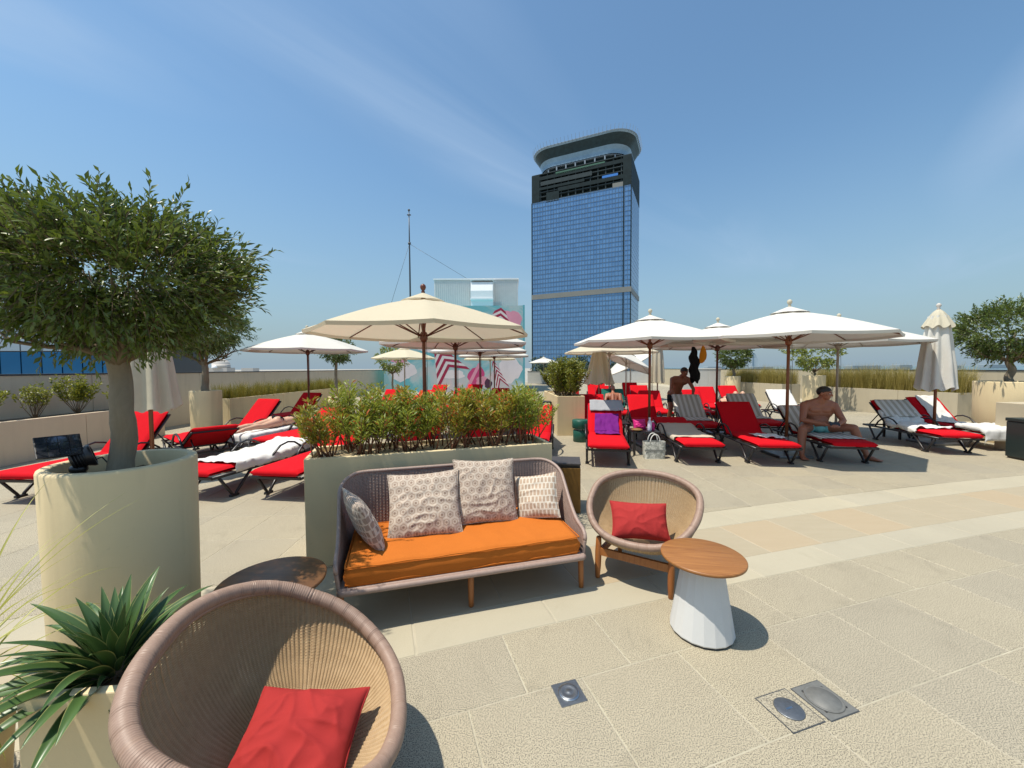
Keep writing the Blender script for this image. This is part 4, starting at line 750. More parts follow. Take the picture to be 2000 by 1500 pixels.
# ------------------------------------------------------------------ agave in a square pot, blades at the left edge
ap = thing('square_planter', 'small cream square planter holding the agave at the bottom left', 'planter', (-1.50, 1.46, 0), R(6))
m = MB(); W_ = 0.185
m.box(-W_, W_, -W_, -W_ + 0.035, 0, 0.50, ch=0.005); m.box(-W_, W_, W_ - 0.035, W_, 0, 0.50, ch=0.005); m.box(-W_, -W_ + 0.034, -W_ + 0.0351, W_ - 0.0351, 0, 0.499, ch=0.004); m.box(W_ - 0.034, W_, -W_ + 0.0351, W_ - 0.0351, 0, 0.499, ch=0.004); m.build('pot', 'cream_render', ap); MB().box(-W_ + 0.03, W_ - 0.03, -W_ + 0.03, W_ - 0.03, 0.3, 0.455).build('soil', 'soil', ap)
ag = thing('agave_plant', 'dark green agave with pale edged pointed leaves in the square planter', 'plant', (-1.53, 1.45, 0.40), 0)
def agave_leaf(L, Wd, rise, curl, seed):
    r_ = random.Random(seed); n = 12; V_ = []; F_ = []; E_ = []
    x = z = 0.0; pts = []
    for i in range(n + 1):
        f = i / n; a = rise - curl * f ** 1.4; pts.append((x, z, a)); x += math.cos(a) * L / n; z += math.sin(a) * L / n
    for i, (x, z, a) in enumerate(pts):
        f = i / n; wd = Wd * (0.55 + 0.45 * math.sin(min(1, f / 0.45) * math.pi / 2)) * (1 - max(0, (f - 0.35) / 0.65) ** 1.7) + 0.0012; nx, nz = -math.sin(a), math.cos(a)
        for k in range(-3, 4):
            q = k / 3.0; up = 0.34 * q * q * wd * (1 - 0.4 * f); V_.append((x + nx * up, q * wd / 2, z + nz * up)); E_.append(abs(q))
        
    for i in range(n):
        for k in range(6): F_.append((i * 7 + k, i * 7 + k + 1, (i + 1) * 7 + k + 1, (i + 1) * 7 + k))
    m = MB(); m.add(V_, F_, True); me = m.mesh('leaf'); at = me.attributes.new('edge', 'FLOAT', 'POINT'); at.data.foreach_set('value', E_); return me
ra = random.Random(21); LM = [agave_leaf(0.345, 0.054, R(r_), R(c_), i) for i, (r_, c_) in enumerate(((82, 12), (70, 25), (58, 38), (45, 55), (30, 62), (18, 62)))]
for k in range(84):
    f = k / 83.0; j = min(5, int(f * 6)); a = k * R(137.5) + ra.uniform(-.15, .15); rr = 0.012 + 0.05 * f; o = obj('leaf', LM[j], 'agave_leaf', ag, (rr * math.cos(a), rr * math.sin(a), 0.075 - 0.05 * f), a); s_ = ra.uniform(0.80, 1.12) * (0.60 + 0.45 * min(1, f * 2)) * (0.62 if math.cos(a) > 0.55 and f > 0.35 else 1.0); o.scale = (s_, s_ * ra.uniform(0.85, 1.15), s_)
MB().tube([(0, 0, -0.02), (0, 0, 0.05), (0, 0, 0.10)], [0.05, 0.055, 0.02], 12).build('stem', 'twig_bark', ag)
bp = thing('round_planter', 'low cream pot at the left frame edge with arching grass blades', 'planter', (-2.02, 1.30, 0), 0)
MB().lathe([(0.16, 0), (0.185, 0.36), (0.18, 0.37), (0.155, 0.37), (0.15, 0.33)], 40, None, True, True, False).build('pot', 'cream_render', bp); MB().lathe([(0.152, 0.32), (0.152, 0.335)], 24).build('soil', 'soil', bp)
bl = thing('blade_plant', 'arching yellow green grass like blades at the left edge', 'plant', (-2.02, 1.30, 0.33), 0)
def blade(L, w_, rise, curl, n=14):
    m = MB(); x = z = 0.0; V_ = []
    for i in range(n + 1):
        f = i / n; a = rise - curl * f ** 1.3; ww = w_ * (1 - f ** 2.2) + 0.0006; nx, nz = -math.sin(a), math.cos(a); V_ += [(x + nx * ww * 0.3, -ww / 2, z + nz * ww * 0.3), (x, 0, z), (x + nx * ww * 0.3, ww / 2, z + nz * ww * 0.3)]; x += math.cos(a) * L / n; z += math.sin(a) * L / n
    F_ = [(i * 3 + k, i * 3 + k + 1, (i + 1) * 3 + k + 1, (i + 1) * 3 + k) for i in range(n) for k in range(2)]; m.add(V_, F_, True); return m.mesh('blade')
BLM = [blade(0.80, 0.011, R(80), R(70)), blade(0.66, 0.011, R(72), R(120)), blade(0.75, 0.010, R(62), R(95)), blade(0.55, 0.012, R(50), R(125)), blade(0.9, 0.010, R(70), R(48))]
for k in range(54): o = obj('blade', BLM[k % 5], 'blade_leaf', bl, (0.03 * math.cos(k), 0.03 * math.sin(k), 0), k * R(137.5) + ra.uniform(-.3, .3)); s_ = ra.uniform(0.7, 1.1); o.scale = (s_, 1, s_)

# ------------------------------------------------------------------ main planter with shrubs, second planter with a bush
PL_A = R(17); PLO = Vector((-1.655, 3.05, 0)); PLL, PLW, PLH = 2.13, 0.56, 0.885
box_planter(PLO, PL_A, PLL, PLW, PLH, 'long cream rectangular planter of shrubs behind the sofa', 'cream_render', 'dry_soil', sdepth=0.035)
def shrub(label, loc, seed, h, spread, nst, nlf, L, W, mat, stemmat='red_stem', up=0.8, low=0.35, group=None, name='shrub', jit=0.012):
    rs = np.random.RandomState(seed); t = thing(name, label, 'shrub', loc, 0, group); st = MB(); P = []; D = []; per = max(1, nlf // nst)
    for k in range(nst):
        a = rs.uniform(0, 6.283); tilt = rs.uniform(0.02, 1.0) ** 0.7 * spread; hh = h * rs.uniform(0.72, 1.08) * (1 - 0.18 * tilt / max(spread, 1e-3)); b = np.array([rs.normal(0, jit), rs.normal(0, jit), 0.0]); tip = b * 0.8 + np.array([tilt * math.cos(a), tilt * math.sin(a), hh]); mid = b + (tip - b) * 0.5 + np.array([math.cos(a), math.sin(a), 0]) * tilt * 0.14
        st.tube([b, b + (mid - b) * 0.5, mid, mid + (tip - mid) * 0.5, tip], [0.007, 0.006, 0.0045, 0.003, 0.0012], 5)
        for j in range(per):
            f = low + (1 - low) * rs.uniform(0, 1) ** 0.85; p = (1 - f) ** 2 * b + 2 * f * (1 - f) * mid + f * f * tip; out = rs.normal(size=3); out[2] = 0; out /= np.linalg.norm(out) + 1e-9; br = rs.uniform(0, 0.085) * (1.15 - 0.6 * f); p = p + out * br + np.array([0, 0, br * 0.6]); P.append(p); D.append(out * rs.uniform(0.25, 0.8) + np.array([0, 0, up * rs.uniform(0.5, 1.2)]))
    st.build('stems', stemmat, t); n = len(P); o = obj('foliage', leaves_mesh('foliage', P, D, L * rs.uniform(0.6, 1.25, n), W * rs.uniform(0.7, 1.3, n), rs), mat, t); o['kind'] = 'stuff'; return t
cA, sA = math.cos(PL_A), math.sin(PL_A)
spots_s = [0.12, 0.30, 0.47, 0.66, 0.83, 1.0, 1.19, 1.38, 1.56, 1.74, 1.9, 2.03]
hts = [0.40, 0.52, 0.43, 0.50, 0.44, 0.47, 0.42, 0.46, 0.45, 0.48, 0.46, 0.40]
wh = ['at the left end', 'second from the left', 'third from the left', 'fourth from the left', 'fifth from the left', 'sixth from the left, left of the parasol pole', 'sixth from the right, by the parasol pole', 'fifth from the right', 'fourth from the right', 'third from the right', 'second from the right', 'at the right end']
for i, (s_, h_) in enumerate(zip(spots_s, hts)):
    y_ = 0.28 + (0.11 if i % 2 else -0.10); p = PLO + Vector((cA * s_ - sA * y_, sA * s_ + cA * y_, PLH - 0.05)); shrub('yellow green shrub of the long planter, ' + wh[i], p, 30 + i, h_ * 1.28, 0.25, 13, 1600, 0.054, 0.0135, 'shrub_leaf_red' if i in (0, 3, 6, 8) else 'shrub_leaf', group='shrubs in the long planter', jit=0.06, low=0.30, up=0.6)
box_planter((1.06, 9.12, 0), R(3), 0.66, 2.3, 0.93, 'cream planter with a leafy bush behind the green drum stool', 'cream_render', 'dry_soil')
shrub('dense rounded leafy bush in the cream planter behind the drum stool', (1.38, 9.75, 0.88), 61, 0.95, 0.46, 80, 9500, 0.07, 0.026, 'bush_leaf', 'twig_bark', 0.4, 0.12, name='bush', jit=0.12)
shrub('farther leafy bush at the back of the cream planter', (1.22, 10.75, 0.88), 62, 0.75, 0.45, 36, 3600, 0.07, 0.026, 'bush_leaf', 'twig_bark', 0.4, 0.3, name='bush')
for i, (x, y, h_, sp_, lb) in enumerate(((-9.15, 5.4, 0.72, 0.42, 'yellow green shrub in the raised bed nearest the left edge'), (-9.1, 6.6, 0.78, 0.40, 'yellow green shrub in the raised bed left of the sparse one'), (-9.05, 7.35, 0.70, 0.26, 'sparse leggy shrub in the raised bed between two fuller ones'), (-9.02, 8.05, 0.84, 0.42, 'round yellow shrub in the raised bed beside the near olive trunk'), (-9.0, 9.0, 0.62, 0.3, 'small shrub at the far end of the raised bed'))):
    shrub(lb, (x, y, 0.66), 70 + i, h_, sp_, 18, 1700 if i != 2 else 600, 0.062, 0.026, 'bush_leaf', 'twig_bark', 0.5, 0.42, group='shrubs in the raised bed')
# bronze box with slate top behind the planter
bx = thing('bronze_side_table', 'bronze box side table with dark slate top at the planter end', 'side table', (0.60, 4.40, 0), R(-8))
MB().box(-0.17, 0.17, -0.17, 0.17, 0, 0.50, ch=0.004).build('body', 'bronze', bx); MB().box(-0.155, 0.155, -0.155, 0.155, 0.502, 0.53).build('neck', 'black_metal', bx); MB().box(-0.172, 0.172, -0.172, 0.172, 0.532, 0.552, ch=0.003).build('slate_top', 'slate', bx)
# ------------------------------------------------------------------ sun loungers (origin under the foot end, +Y to the head)
LW = 0.335; HINGE = 1.20; ZS = 0.315; BL_ = 0.76
def pad_mesh(L, w_, th, seed, name):
    s3 = Vector((seed * 2.1, 0, 0)); pr2 = [(0.0, 0.05), (-0.012, 0.5), (0.004, 0.93), (0.03, 1.02)] + [(0.03 + (L - 0.06) * i / 14, 1.05) for i in range(1, 14)] + [(L - 0.03, 1.02), (L - 0.004, 0.93), (L + 0.012, 0.5), (L, 0.05), (L / 2, 0.0), (0.0, 0.05)]
    def f(u, v):
        x_ = v * (len(pr2) - 1); i = min(len(pr2) - 2, int(x_)); ff = x_ - i; y = pr2[i][0] * (1 - ff) + pr2[i + 1][0] * ff; z = pr2[i][1] * (1 - ff) + pr2[i + 1][1] * ff; x = 2 * u - 1; e = min(1, (1 - abs(x)) / 0.09); k = math.sqrt(max(0, 1 - (1 - e) ** 2))
        p = Vector((x * w_ / 2, y, th * (0.5 + (z - 0.5) * (0.2 + 0.8 * k)))); p.z += 0.004 * mnoise.noise(p * 6 + s3); return p[:]
    m = MB(); m.grid(f, 16, len(pr2) - 1); return m.mesh(name)
PADS = pad_mesh(HINGE - 0.005, 0.64, 0.074, 1, 'seat_pad'); PADB = pad_mesh(BL_, 0.64, 0.070, 2, 'back_pad')
def ln_mesh(fn, name): m = MB(); fn(m); return m.mesh(name)
def _rails(m):
    for s in (-1, 1): m.tube([(s * LW, 0.02, ZS - 0.02), (s * LW, 0.5, ZS - 0.022), (s * LW, HINGE, ZS - 0.022), (s * LW, 1.92, ZS - 0.03)], 0.021, 8)
    for y in (0.03, 0.35, 0.68, 1.0, 1.22, 1.90): m.box(-LW, LW, y - 0.02, y + 0.02, ZS - 0.04, ZS - 0.012)
RAILS = ln_mesh(_rails, 'frame')
def _vleg(ya, yb, yc):
    def f(m): m.tube([(0, ya, ZS - 0.03), (0, yc - 0.035, 0.045), (0, yc - 0.02, 0.012)], [0.019, 0.018, 0.018], 8); m.tube([(0, yb, ZS - 0.03), (0, yc + 0.035, 0.045), (0, yc + 0.02, 0.012)], [0.019, 0.018, 0.018], 8); m.box(-0.026, 0.026, yc - 0.055, yc + 0.055, 0.0, 0.03, ch=0.006)
    return f
LEGF = ln_mesh(_vleg(0.10, 0.56, 0.30), 'leg'); LEGB = ln_mesh(_vleg(1.30, 1.74, 1.54), 'leg')
ARM = ln_mesh(lambda m: m.tube([(0, 0.84, ZS), (0.012, 0.92, ZS + 0.10), (0.016, 1.03, ZS + 0.185), (0.018, 1.17, ZS + 0.215), (0.016, 1.30, ZS + 0.19), (0.012, 1.44, ZS + 0.10), (0, 1.54, ZS - 0.01)], 0.017, 8, flat=0.8), 'armrest')
def _bframe(m):
    for s in (-1, 1): m.tube([(s * 0.315, 0, -0.012), (s * 0.315, BL_ - 0.01, -0.012)], 0.016, 8)
    for y in (0.05, 0.28, 0.5, BL_ - 0.02): m.box(-0.315, 0.315, y - 0.018, y + 0.018, -0.022, -0.006)
BFR = ln_mesh(_bframe, 'back_frame'); SLING = ln_mesh(lambda m: m.box(-0.295, 0.295, 0.02, BL_ - 0.03, -0.030, -0.0235), 'back_sling')
def pos2(f, rz, x, y, z=0.0): return Vector((f[0] + math.cos(rz) * x - math.sin(rz) * y, f[1] + math.sin(rz) * x + math.cos(rz) * y, z))
LG = 'red cushioned sun loungers on the terrace'
def lounger(label, foot, hd, ang):
    """foot: ground position of the foot end; hd: heading of the head in degrees clockwise from +Y; ang: backrest angle"""
    t = thing('sun_lounger', label, 'sun lounger', (foot[0], foot[1], 0), R(-hd), LG); obj('frame', RAILS, 'black_plastic', t); obj('seat_cushion', PADS, 'lounger_red', t, (0, 0, ZS))
    for s in (-1, 1): obj('leg', LEGF, 'black_plastic', t, (s * LW, 0, 0)); obj('leg', LEGB, 'black_plastic', t, (s * LW, 0, 0)); o = obj('armrest', ARM, 'black_plastic', t, (s * (LW + 0.012), 0, 0)); o.scale = (s, 1, 1)
    b = obj('backrest_cushion', PADB, 'lounger_red', t, (0, HINGE, ZS + 0.004)); b.rotation_euler = (R(ang), 0, 0); f = obj('back_frame', BFR, 'black_plastic', t, (0, HINGE, ZS + 0.004)); f.rotation_euler = (R(ang), 0, 0)
    if ang > 8:
        y1 = HINGE + 0.45 * math.cos(R(ang)); z1 = ZS + 0.45 * math.sin(R(ang)) - 0.02
        for s in (-1, 1): MB().tube([(s * 0.27, y1, z1), (s * 0.27, min(1.88, y1 + 0.30), ZS - 0.02)], 0.011, 6).build('back_strut', 'black_plastic', t)
    sl_ = obj('back_sling', SLING, 'lounger_red', t, (0, HINGE, ZS + 0.004)); sl_.rotation_euler = (R(ang), 0, 0)
    return (foot, -hd, ang)
def towel(name, label, lg, s0, s1, mat, w_=0.60, seed=1, dx=0.0, amp=0.012, drop=0.0, cat='towel', skew=0.0, lift=0.006, group=None, ripple=1.0):
    """cloth lying along a lounger between arc lengths s0 and s1, hanging over the sides by drop"""
    foot, nhd, ang = lg; r_ = Vector((seed * 1.7, seed * 0.9, 0)); top = ZS + 0.079; a = R(ang); m = MB(); nu, nv = 26, max(8, int((s1 - s0) * 26))
    def f(u, v):
        s = s0 + (s1 - s0) * v; x = (2 * u - 1) * (w_ / 2 + drop) + dx + skew * (s - s0) + 0.02 * mnoise.noise(Vector((0, s * 5, u * 2)) + r_)
        hx = 0.318; over = max(0, abs(x) - hx); xx = math.copysign(min(abs(x), hx + 0.008 + over * 0.12), x) if abs(x) > hx else x
        bend = min(1, max(0, (s - (HINGE - 0.07)) / 0.14)); 
        if s < 0: y, z, n = -0.016 + 0.02 * s, top + s, Vector((0, -1, 0))
        elif s <= HINGE: y, z, n = s, top, Vector((0, 0, 1))
        else: q = s - HINGE; y = HINGE + q * math.cos(a) - 0.074 * math.sin(a); z = ZS + q * math.sin(a) + 0.080 * math.cos(a); n = Vector((0, -math.sin(a), math.cos(a)))
        w1 = abs(mnoise.noise(Vector((x * 6, s * 5, 0)) + r_)) + 0.6 * abs(mnoise.noise(Vector((x * 14 * ripple, s * 9, 3)) + r_)); d = lift + amp * w1
        p = Vector((xx, y, z)) + n * d
        if over > 0: p = p - Vector((0, -math.sin(a) if s > HINGE else 0, math.cos(a) if s > HINGE else 1)) * over * 0.95 + Vector((math.copysign(amp * w1 * 1.2, x), 0, 0))
        return p[:]
    m.grid(f, nu, nv); o = m.build(name, mat, None, (foot[0], foot[1], 0), R(nhd)); md = o.modifiers.new('thick', 'SOLIDIFY'); md.thickness = 0.005; md.offset = 1.0; return tag(o, label, cat, group)
# left side
l1 = lounger('raised red lounger on the far left behind the near round planter', (-5.92, 4.55), 4, 50)
l3 = lounger('red lounger turned away, its back to the camera, beside the folded parasol', (-6.3, 7.45), 128, 24)
l4 = lounger('red lounger with raised back in front of the left grass boxes', (-6.1, 7.35), 17, 48)
l5 = lounger('flat red lounger with a sunbathing woman', (-5.12, 7.15), 15, 0)
l6 = lounger('flat red lounger with a white towel heaped on it beside the near planter', (-3.92, 4.65), 12, 8)
l7 = lounger('red lounger whose foot end shows just left of the long planter', (-2.86, 4.62), 8, 42)
l8 = lounger('red lounger right behind the left part of the long planter', (-1.75, 5.15), 8, 30)
l9 = lounger('red lounger behind the middle of the long planter under the cream parasol', (-0.75, 5.7), 8, 45)
l10 = lounger('red lounger behind the right part of the long planter', (0.25, 6.2), 8, 40)
l11 = lounger('red lounger with low back between the towel heap and the left white parasol', (-4.3, 6.75), 12, 30); l12 = lounger('red lounger at the left parasol pole in front of the grass boxes', (-6.35, 9.9), 14, 46)
rest_l = [((-3.4, 8.95), 12, 35), ((-2.6, 8.5), 10, 45), ((-1.5, 8.9), 10, 40), ((-0.35, 9.2), 10, 45), ((-4.3, 11.6), 10, 45), ((-3.2, 11.8), 10, 40), ((-2.0, 12.0), 10, 45), ((-0.7, 12.1), 10, 45), ((-3.4, 15.2), 10, 45), ((-1.9, 15.4), 10, 45)]
for k, (f, h, a) in enumerate(rest_l): lounger('red lounger seen through the shrubs, ' + ('leftmost of the second row', 'second of the second row', 'third of the second row', 'rightmost of the second row', 'leftmost of the third row', 'second of the third row', 'third of the third row', 'rightmost of the third row', 'left one of the back row', 'right one of the back row')[k], f, h, a)
# right side, front row
r1 = lounger('red lounger with purple cloth beside the green drum stool', (1.52, 6.1), 11, 44)
r2 = lounger('flat red lounger with beige towel beside the patterned tote bag', (3.08, 6.2), 6, 14)
r3 = lounger('red lounger with raised back right of the one under the beige towel', (4.22, 6.1), 7, 46)
r4 = lounger('red lounger the seated man straddles', (5.46, 6.15), 10, 36)
r5 = lounger('red lounger with crumpled white towels in front of the right planter', (7.98, 6.85), 10, 40)
r6 = lounger('red lounger behind the folded white parasol', (9.2, 7.25), 8, 44)
# behind
r7 = lounger('empty sunlit red lounger behind the front parasol pole', (3.05, 8.3), 8, 46); r8 = lounger('lounger with striped towel that the bending man holds', (4.16, 8.1), 7, 44); r12 = lounger('lounger with striped towel left of the seated man', (5.62, 8.3), 8, 44)
r15 = lounger('red lounger dappled with shade right of the cream bush planter', (1.78, 8.3), 8, 48); r16 = lounger('shaded red lounger behind the grey parasol pole', (2.9, 10.5), 8, 46); r9 = lounger('shaded red lounger behind the bending man', (5.25, 10.4), 8, 46); r13 = lounger('lounger with a white towel over its raised back near the grass boxes', (7.75, 10.0), 8, 44); r14 = lounger('flat lounger where a person lies with bent knees', (6.75, 11.1), 10, 0)
r10 = lounger('sunlit red lounger beside the dark red parasol pole', (6.45, 11.9), 8, 48); r11 = lounger('sunlit red lounger in front of the far potted tree', (7.75, 12.6), 4, 48)
for k, (f, h, a) in enumerate([((1.65, 11.2), 8, 46), ((4.1, 10.6), 8, 42), ((2.0, 13.4), 8, 48), ((3.3, 13.3), 8, 46), ((4.6, 13.2), 8, 48), ((2.2, 16.2), 8, 48), ((3.6, 16.4), 8, 46), ((5.1, 16.0), 8, 48), ((2.6, 19.4), 8, 48), ((4.4, 19.2), 8, 48)]): lounger('red lounger far back, ' + ('just behind the cream bush planter', 'right behind the bending man and left of the dark pole', 'left one in the row of the folded parasols', 'middle one in the row of the folded parasols', 'right one in the row of the folded parasols', 'left one of the row before the collapsed parasols', 'middle one of the row before the collapsed parasols', 'right one of the row before the collapsed parasols', 'left one of the last row', 'right one of the last row')[k], f, h, a)
# towels and cloths
towel('towel', 'white towel heaped over the flat lounger beside the near round planter', l6, 0.32, 1.72, 'towel_white', 0.60, 3, -0.02, 0.045, 0.16)
towel('towel', 'white towel under the sunbathing woman', l5, -0.14, 1.3, 'towel_white', 0.62, 5, 0, 0.03, 0.10)
towel('cloth', 'purple cloth spread over the lounger beside the drum stool', r1, 0.86, 1.66, 'purple_cloth', 0.44, 7, 0.03, 0.045, 0.0, 'cloth'); towel('towel', 'grey towel over the top of the lounger beside the drum stool', r1, 1.72, 1.995, 'towel_grey', 0.60, 8, 0.06, 0.03, 0.05, lift=0.03)
towel('towel', 'beige towel along the lounger next to the tote bag', r2, 0.42, 1.55, 'beige_towel', 0.60, 9, -0.03, 0.015, 0.06); towel('towel', 'folded white towel on the seat of the raised red lounger', r3, 0.40, 0.80, 'towel_white', 0.40, 10, 0.10, 0.05, 0.0)
towel('towel', 'long pale towel on the lounger under the seated man', r4, 0.26, 1.92, 'towel_striped', 0.62, 11, 0, 0.012, 0.03)
towel('towel', 'heaped white towel on the lounger before the right planter', r5, 0.50, 1.62, 'towel_white', 0.54, 12, -0.08, 0.07, 0.06, skew=0.05); towel('towel', 'striped towel over the raised back of the lounger before the right planter', r5, 1.40, 1.90, 'towel_striped', 0.6, 13, 0.0, 0.012, 0.02, lift=0.05)
towel('towel', 'long white towel on the lounger behind the folded parasol', r6, 0.12, 1.97, 'towel_white', 0.40, 14, 0.03, 0.03, 0.0); towel('towel', 'white towel hanging off the foot of the lounger behind the folded parasol', r6, -0.2, 0.5, 'towel_white', 0.60, 15, 0.02, 0.04, 0.12, lift=0.04)
towel('towel', 'striped towel held on the lounger by the bending man', r8, 0.60, 1.97, 'towel_striped', 0.62, 16, 0, 0.012, 0.03); towel('towel', 'striped towel on the lounger left of the seated man', r12, 0.7, 1.97, 'towel_striped', 0.62, 17, 0, 0.012, 0.03); towel('towel', 'white towel over the raised back near the grass boxes', r13, 0.4, 1.97, 'towel_white', 0.62, 18, 0, 0.012, 0.03); towel('towel', 'white towel under the person with bent knees', r14, 0.1, 1.8, 'towel_white', 0.62, 19, 0, 0.012, 0.03); towel('towel', 'green towel draped over a shaded lounger back', r16, 1.25, 1.975, 'green_cloth', 0.62, 20, 0.0, 0.012, 0.03)

# ------------------------------------------------------------------ parasols
def canopy_pt(k, f, r, zr, za, rot):
    """f 0 centre .. 1 rim along direction k (0..8, fractional between ribs)"""
    i = math.floor(k); fr = k - i; a0 = rot + i * math.pi / 4; a1 = a0 + math.pi / 4; p0 = Vector((math.cos(a0), math.sin(a0))) * r; p1 = Vector((math.cos(a1), math.sin(a1))) * r; p = (p0 * (1 - fr) + p1 * fr) * f; sag = 0.02 * math.sin(math.pi * fr) * f * (1.0 - 0.25 * f)
    z = za + (zr - za) * f + 0.035 * math.sin(math.pi * f) - sag; return Vector((p.x, p.y, z))
UM = {}
def umbrella_meshes(r, zr, za, key):
    rot = math.pi / 8; m = MB(); m.grid(lambda u, v: canopy_pt((u * 8) % 8, 0.10 + 0.90 * v, r, zr, za, rot)[:], 64, 12, True, None, True)
    e = len(m.v); rim = [canopy_pt((i / 64 * 8) % 8, 1.0, r, zr, za, rot) for i in range(64)]; m.add([p[:] for p in rim] + [(p.x * 0.995, p.y * 0.995, p.z - 0.045) for p in rim], [(i, (i + 1) % 64, 64 + (i + 1) % 64, 64 + i) for i in range(64)], False)
    v = MB(); v.grid(lambda u, w_: (lambda p: (p.x, p.y, p.z + 0.022 + (0.05 - 0.05 * w_) + 0.012 * abs(math.sin(u * 8 * math.pi)) * w_))(canopy_pt((u * 8) % 8, 0.015 + 0.185 * w_, r, zr, za, rot)), 64, 5, True, None, True)
    ribs = []; struts = []
    for k in range(8):
        a = rot + k * math.pi / 4; d = Vector((math.cos(a), math.sin(a), 0)); t0 = canopy_pt(k, 0.03, r, zr, za, rot) - Vector((0, 0, 0.035)); t1 = canopy_pt(k, 0.985, r, zr, za, rot) - Vector((0, 0, 0.022)); tm = canopy_pt(k, 0.5, r, zr, za, rot) - Vector((0, 0, 0.030)); ribs.append(MB().tube([t0, tm, t1], 0.0105, 6).mesh('rib')); struts.append(MB().tube([d * 0.05 + Vector((0, 0, zr - 0.06)), canopy_pt(k, 0.46, r, zr, za, rot) - Vector((0, 0, 0.045))], 0.0095, 6).mesh('strut'))
    UM[key] = dict(canopy=m.mesh('canopy'), vent=v.mesh('vent_cap'), ribs=ribs, struts=struts, pole=MB().tube([(0, 0, 0.04), (0, 0, za + 0.06)], 0.0255, 14).mesh('pole'), hub=MB().lathe([(0.035, zr - 0.14), (0.055, zr - 0.10), (0.055, zr - 0.03), (0.036, zr)], 18).mesh('hub'), hub2=MB().lathe([(0.035, za - 0.10), (0.06, za - 0.08), (0.06, za - 0.03), (0.035, za - 0.01)], 18).mesh('crown_hub'),
        fin=MB().lathe([(0.02, za + 0.06), (0.028, za + 0.085), (0.018, za + 0.10), (0.035, za + 0.125), (0.042, za + 0.15), (0.034, za + 0.178), (0.012, za + 0.195)], 16).mesh('finial'), base=MB().box(-0.29, 0.29, -0.29, 0.29, 0.0, 0.05, ch=0.01).mesh('base'), sleeve=MB().tube([(0, 0, 0.04), (0, 0, 0.34)], 0.034, 14).mesh('sleeve'), cord=MB().tube([(0.045, -0.02, zr - 0.1), (0.055, -0.03, zr - 0.5), (0.05, -0.03, zr - 1.0), (0.038, -0.02, zr - 0.98), (0.034, -0.02, zr - 0.5)], 0.004, 5).mesh('cord'))
umbrella_meshes(1.56, 2.12, 2.60, 'std')
def umbrella(label, x, y, can='canvas_white', pole='pole_wood', rz=0.0, sc_=1.0, tilt=0.0, fin='canvas_folded', group='open parasols'):
    t = thing('parasol', label, 'parasol', (x, y, 0), rz, group); t.scale = (sc_,) * 3; U = UM['std']
    def part(nm, me, mt):
        o = obj(nm, me, None, t)
        if not me.materials: me.materials.append(MAT[mt])
        o.material_slots[0].link = 'OBJECT'; o.material_slots[0].material = MAT[mt]
        if tilt and nm in ('canopy', 'vent_cap', 'rib', 'strut'): o.matrix_local = Matrix.Translation((0, 0, 2.0)) @ Matrix.Rotation(R(tilt), 4, 'Y') @ Matrix.Translation((0, 0, -2.0))
        return o
    part('canopy', U['canopy'], can); part('vent_cap', U['vent'], can); part('pole', U['pole'], pole); part('hub', U['hub'], pole); part('crown_hub', U['hub2'], pole); part('finial', U['fin'], fin); part('base', U['base'], 'dull_steel'); part('sleeve', U['sleeve'], 'dull_steel'); part('pull_cord', U['cord'], 'grey_plate')
    for a, b in zip(U['ribs'], U['struts']): part('rib', a, pole); part('strut', b, pole)
    return t
umbrella('big cream parasol with dark wooden ribs above the long planter', -1.25, 5.55, 'canvas_cream', 'pole_dark', fin='pole_dark', rz=R(-6))
umbrella('white parasol left of the big cream one', -5.6, 10.7, pole='pole_dark'); umbrella('white parasol right behind the big cream one', -1.2, 8.3, pole='pole_dark', rz=R(5)); umbrella('small cream parasol far back in front of the mural', -5.3, 19.2, 'canvas_cream', 'pole_grey')
umbrella('white parasol second behind the big cream one', -1.0, 12.2, pole='pole_dark'); umbrella('white parasol third behind the big cream one', -0.75, 16.6, pole='pole_dark'); umbrella('farthest cream parasol in front of the mural', -1.25, 22.4, 'canvas_cream', 'pole_grey'); umbrella('tiny white parasol in the gap right of the mural', 3.15, 38.5, pole='pole_grey')
umbrella('white parasol above the tote bag and its lounger', 2.83, 8.0, rz=R(4)); umbrella('white parasol between the two nearest white ones, set back', 4.98, 9.45, pole='pole_dark'); umbrella('white parasol above the seated man', 4.95, 6.98, rz=R(-3)); umbrella('white parasol on a grey pole behind the seated man', 7.4, 8.85, pole='pole_grey', rz=R(10)); umbrella('cream parasol on a grey pole behind the bush planter', 3.3, 13.2, 'canvas_cream', 'pole_grey')
umbrella('half collapsed white parasol leaning over far back', 4.95, 16.9, 'canvas_white', 'pole_grey', tilt=24, sc_=0.86); umbrella('second half collapsed white parasol far back', 5.9, 19.4, 'canvas_white', 'pole_grey', tilt=-28, sc_=0.86)
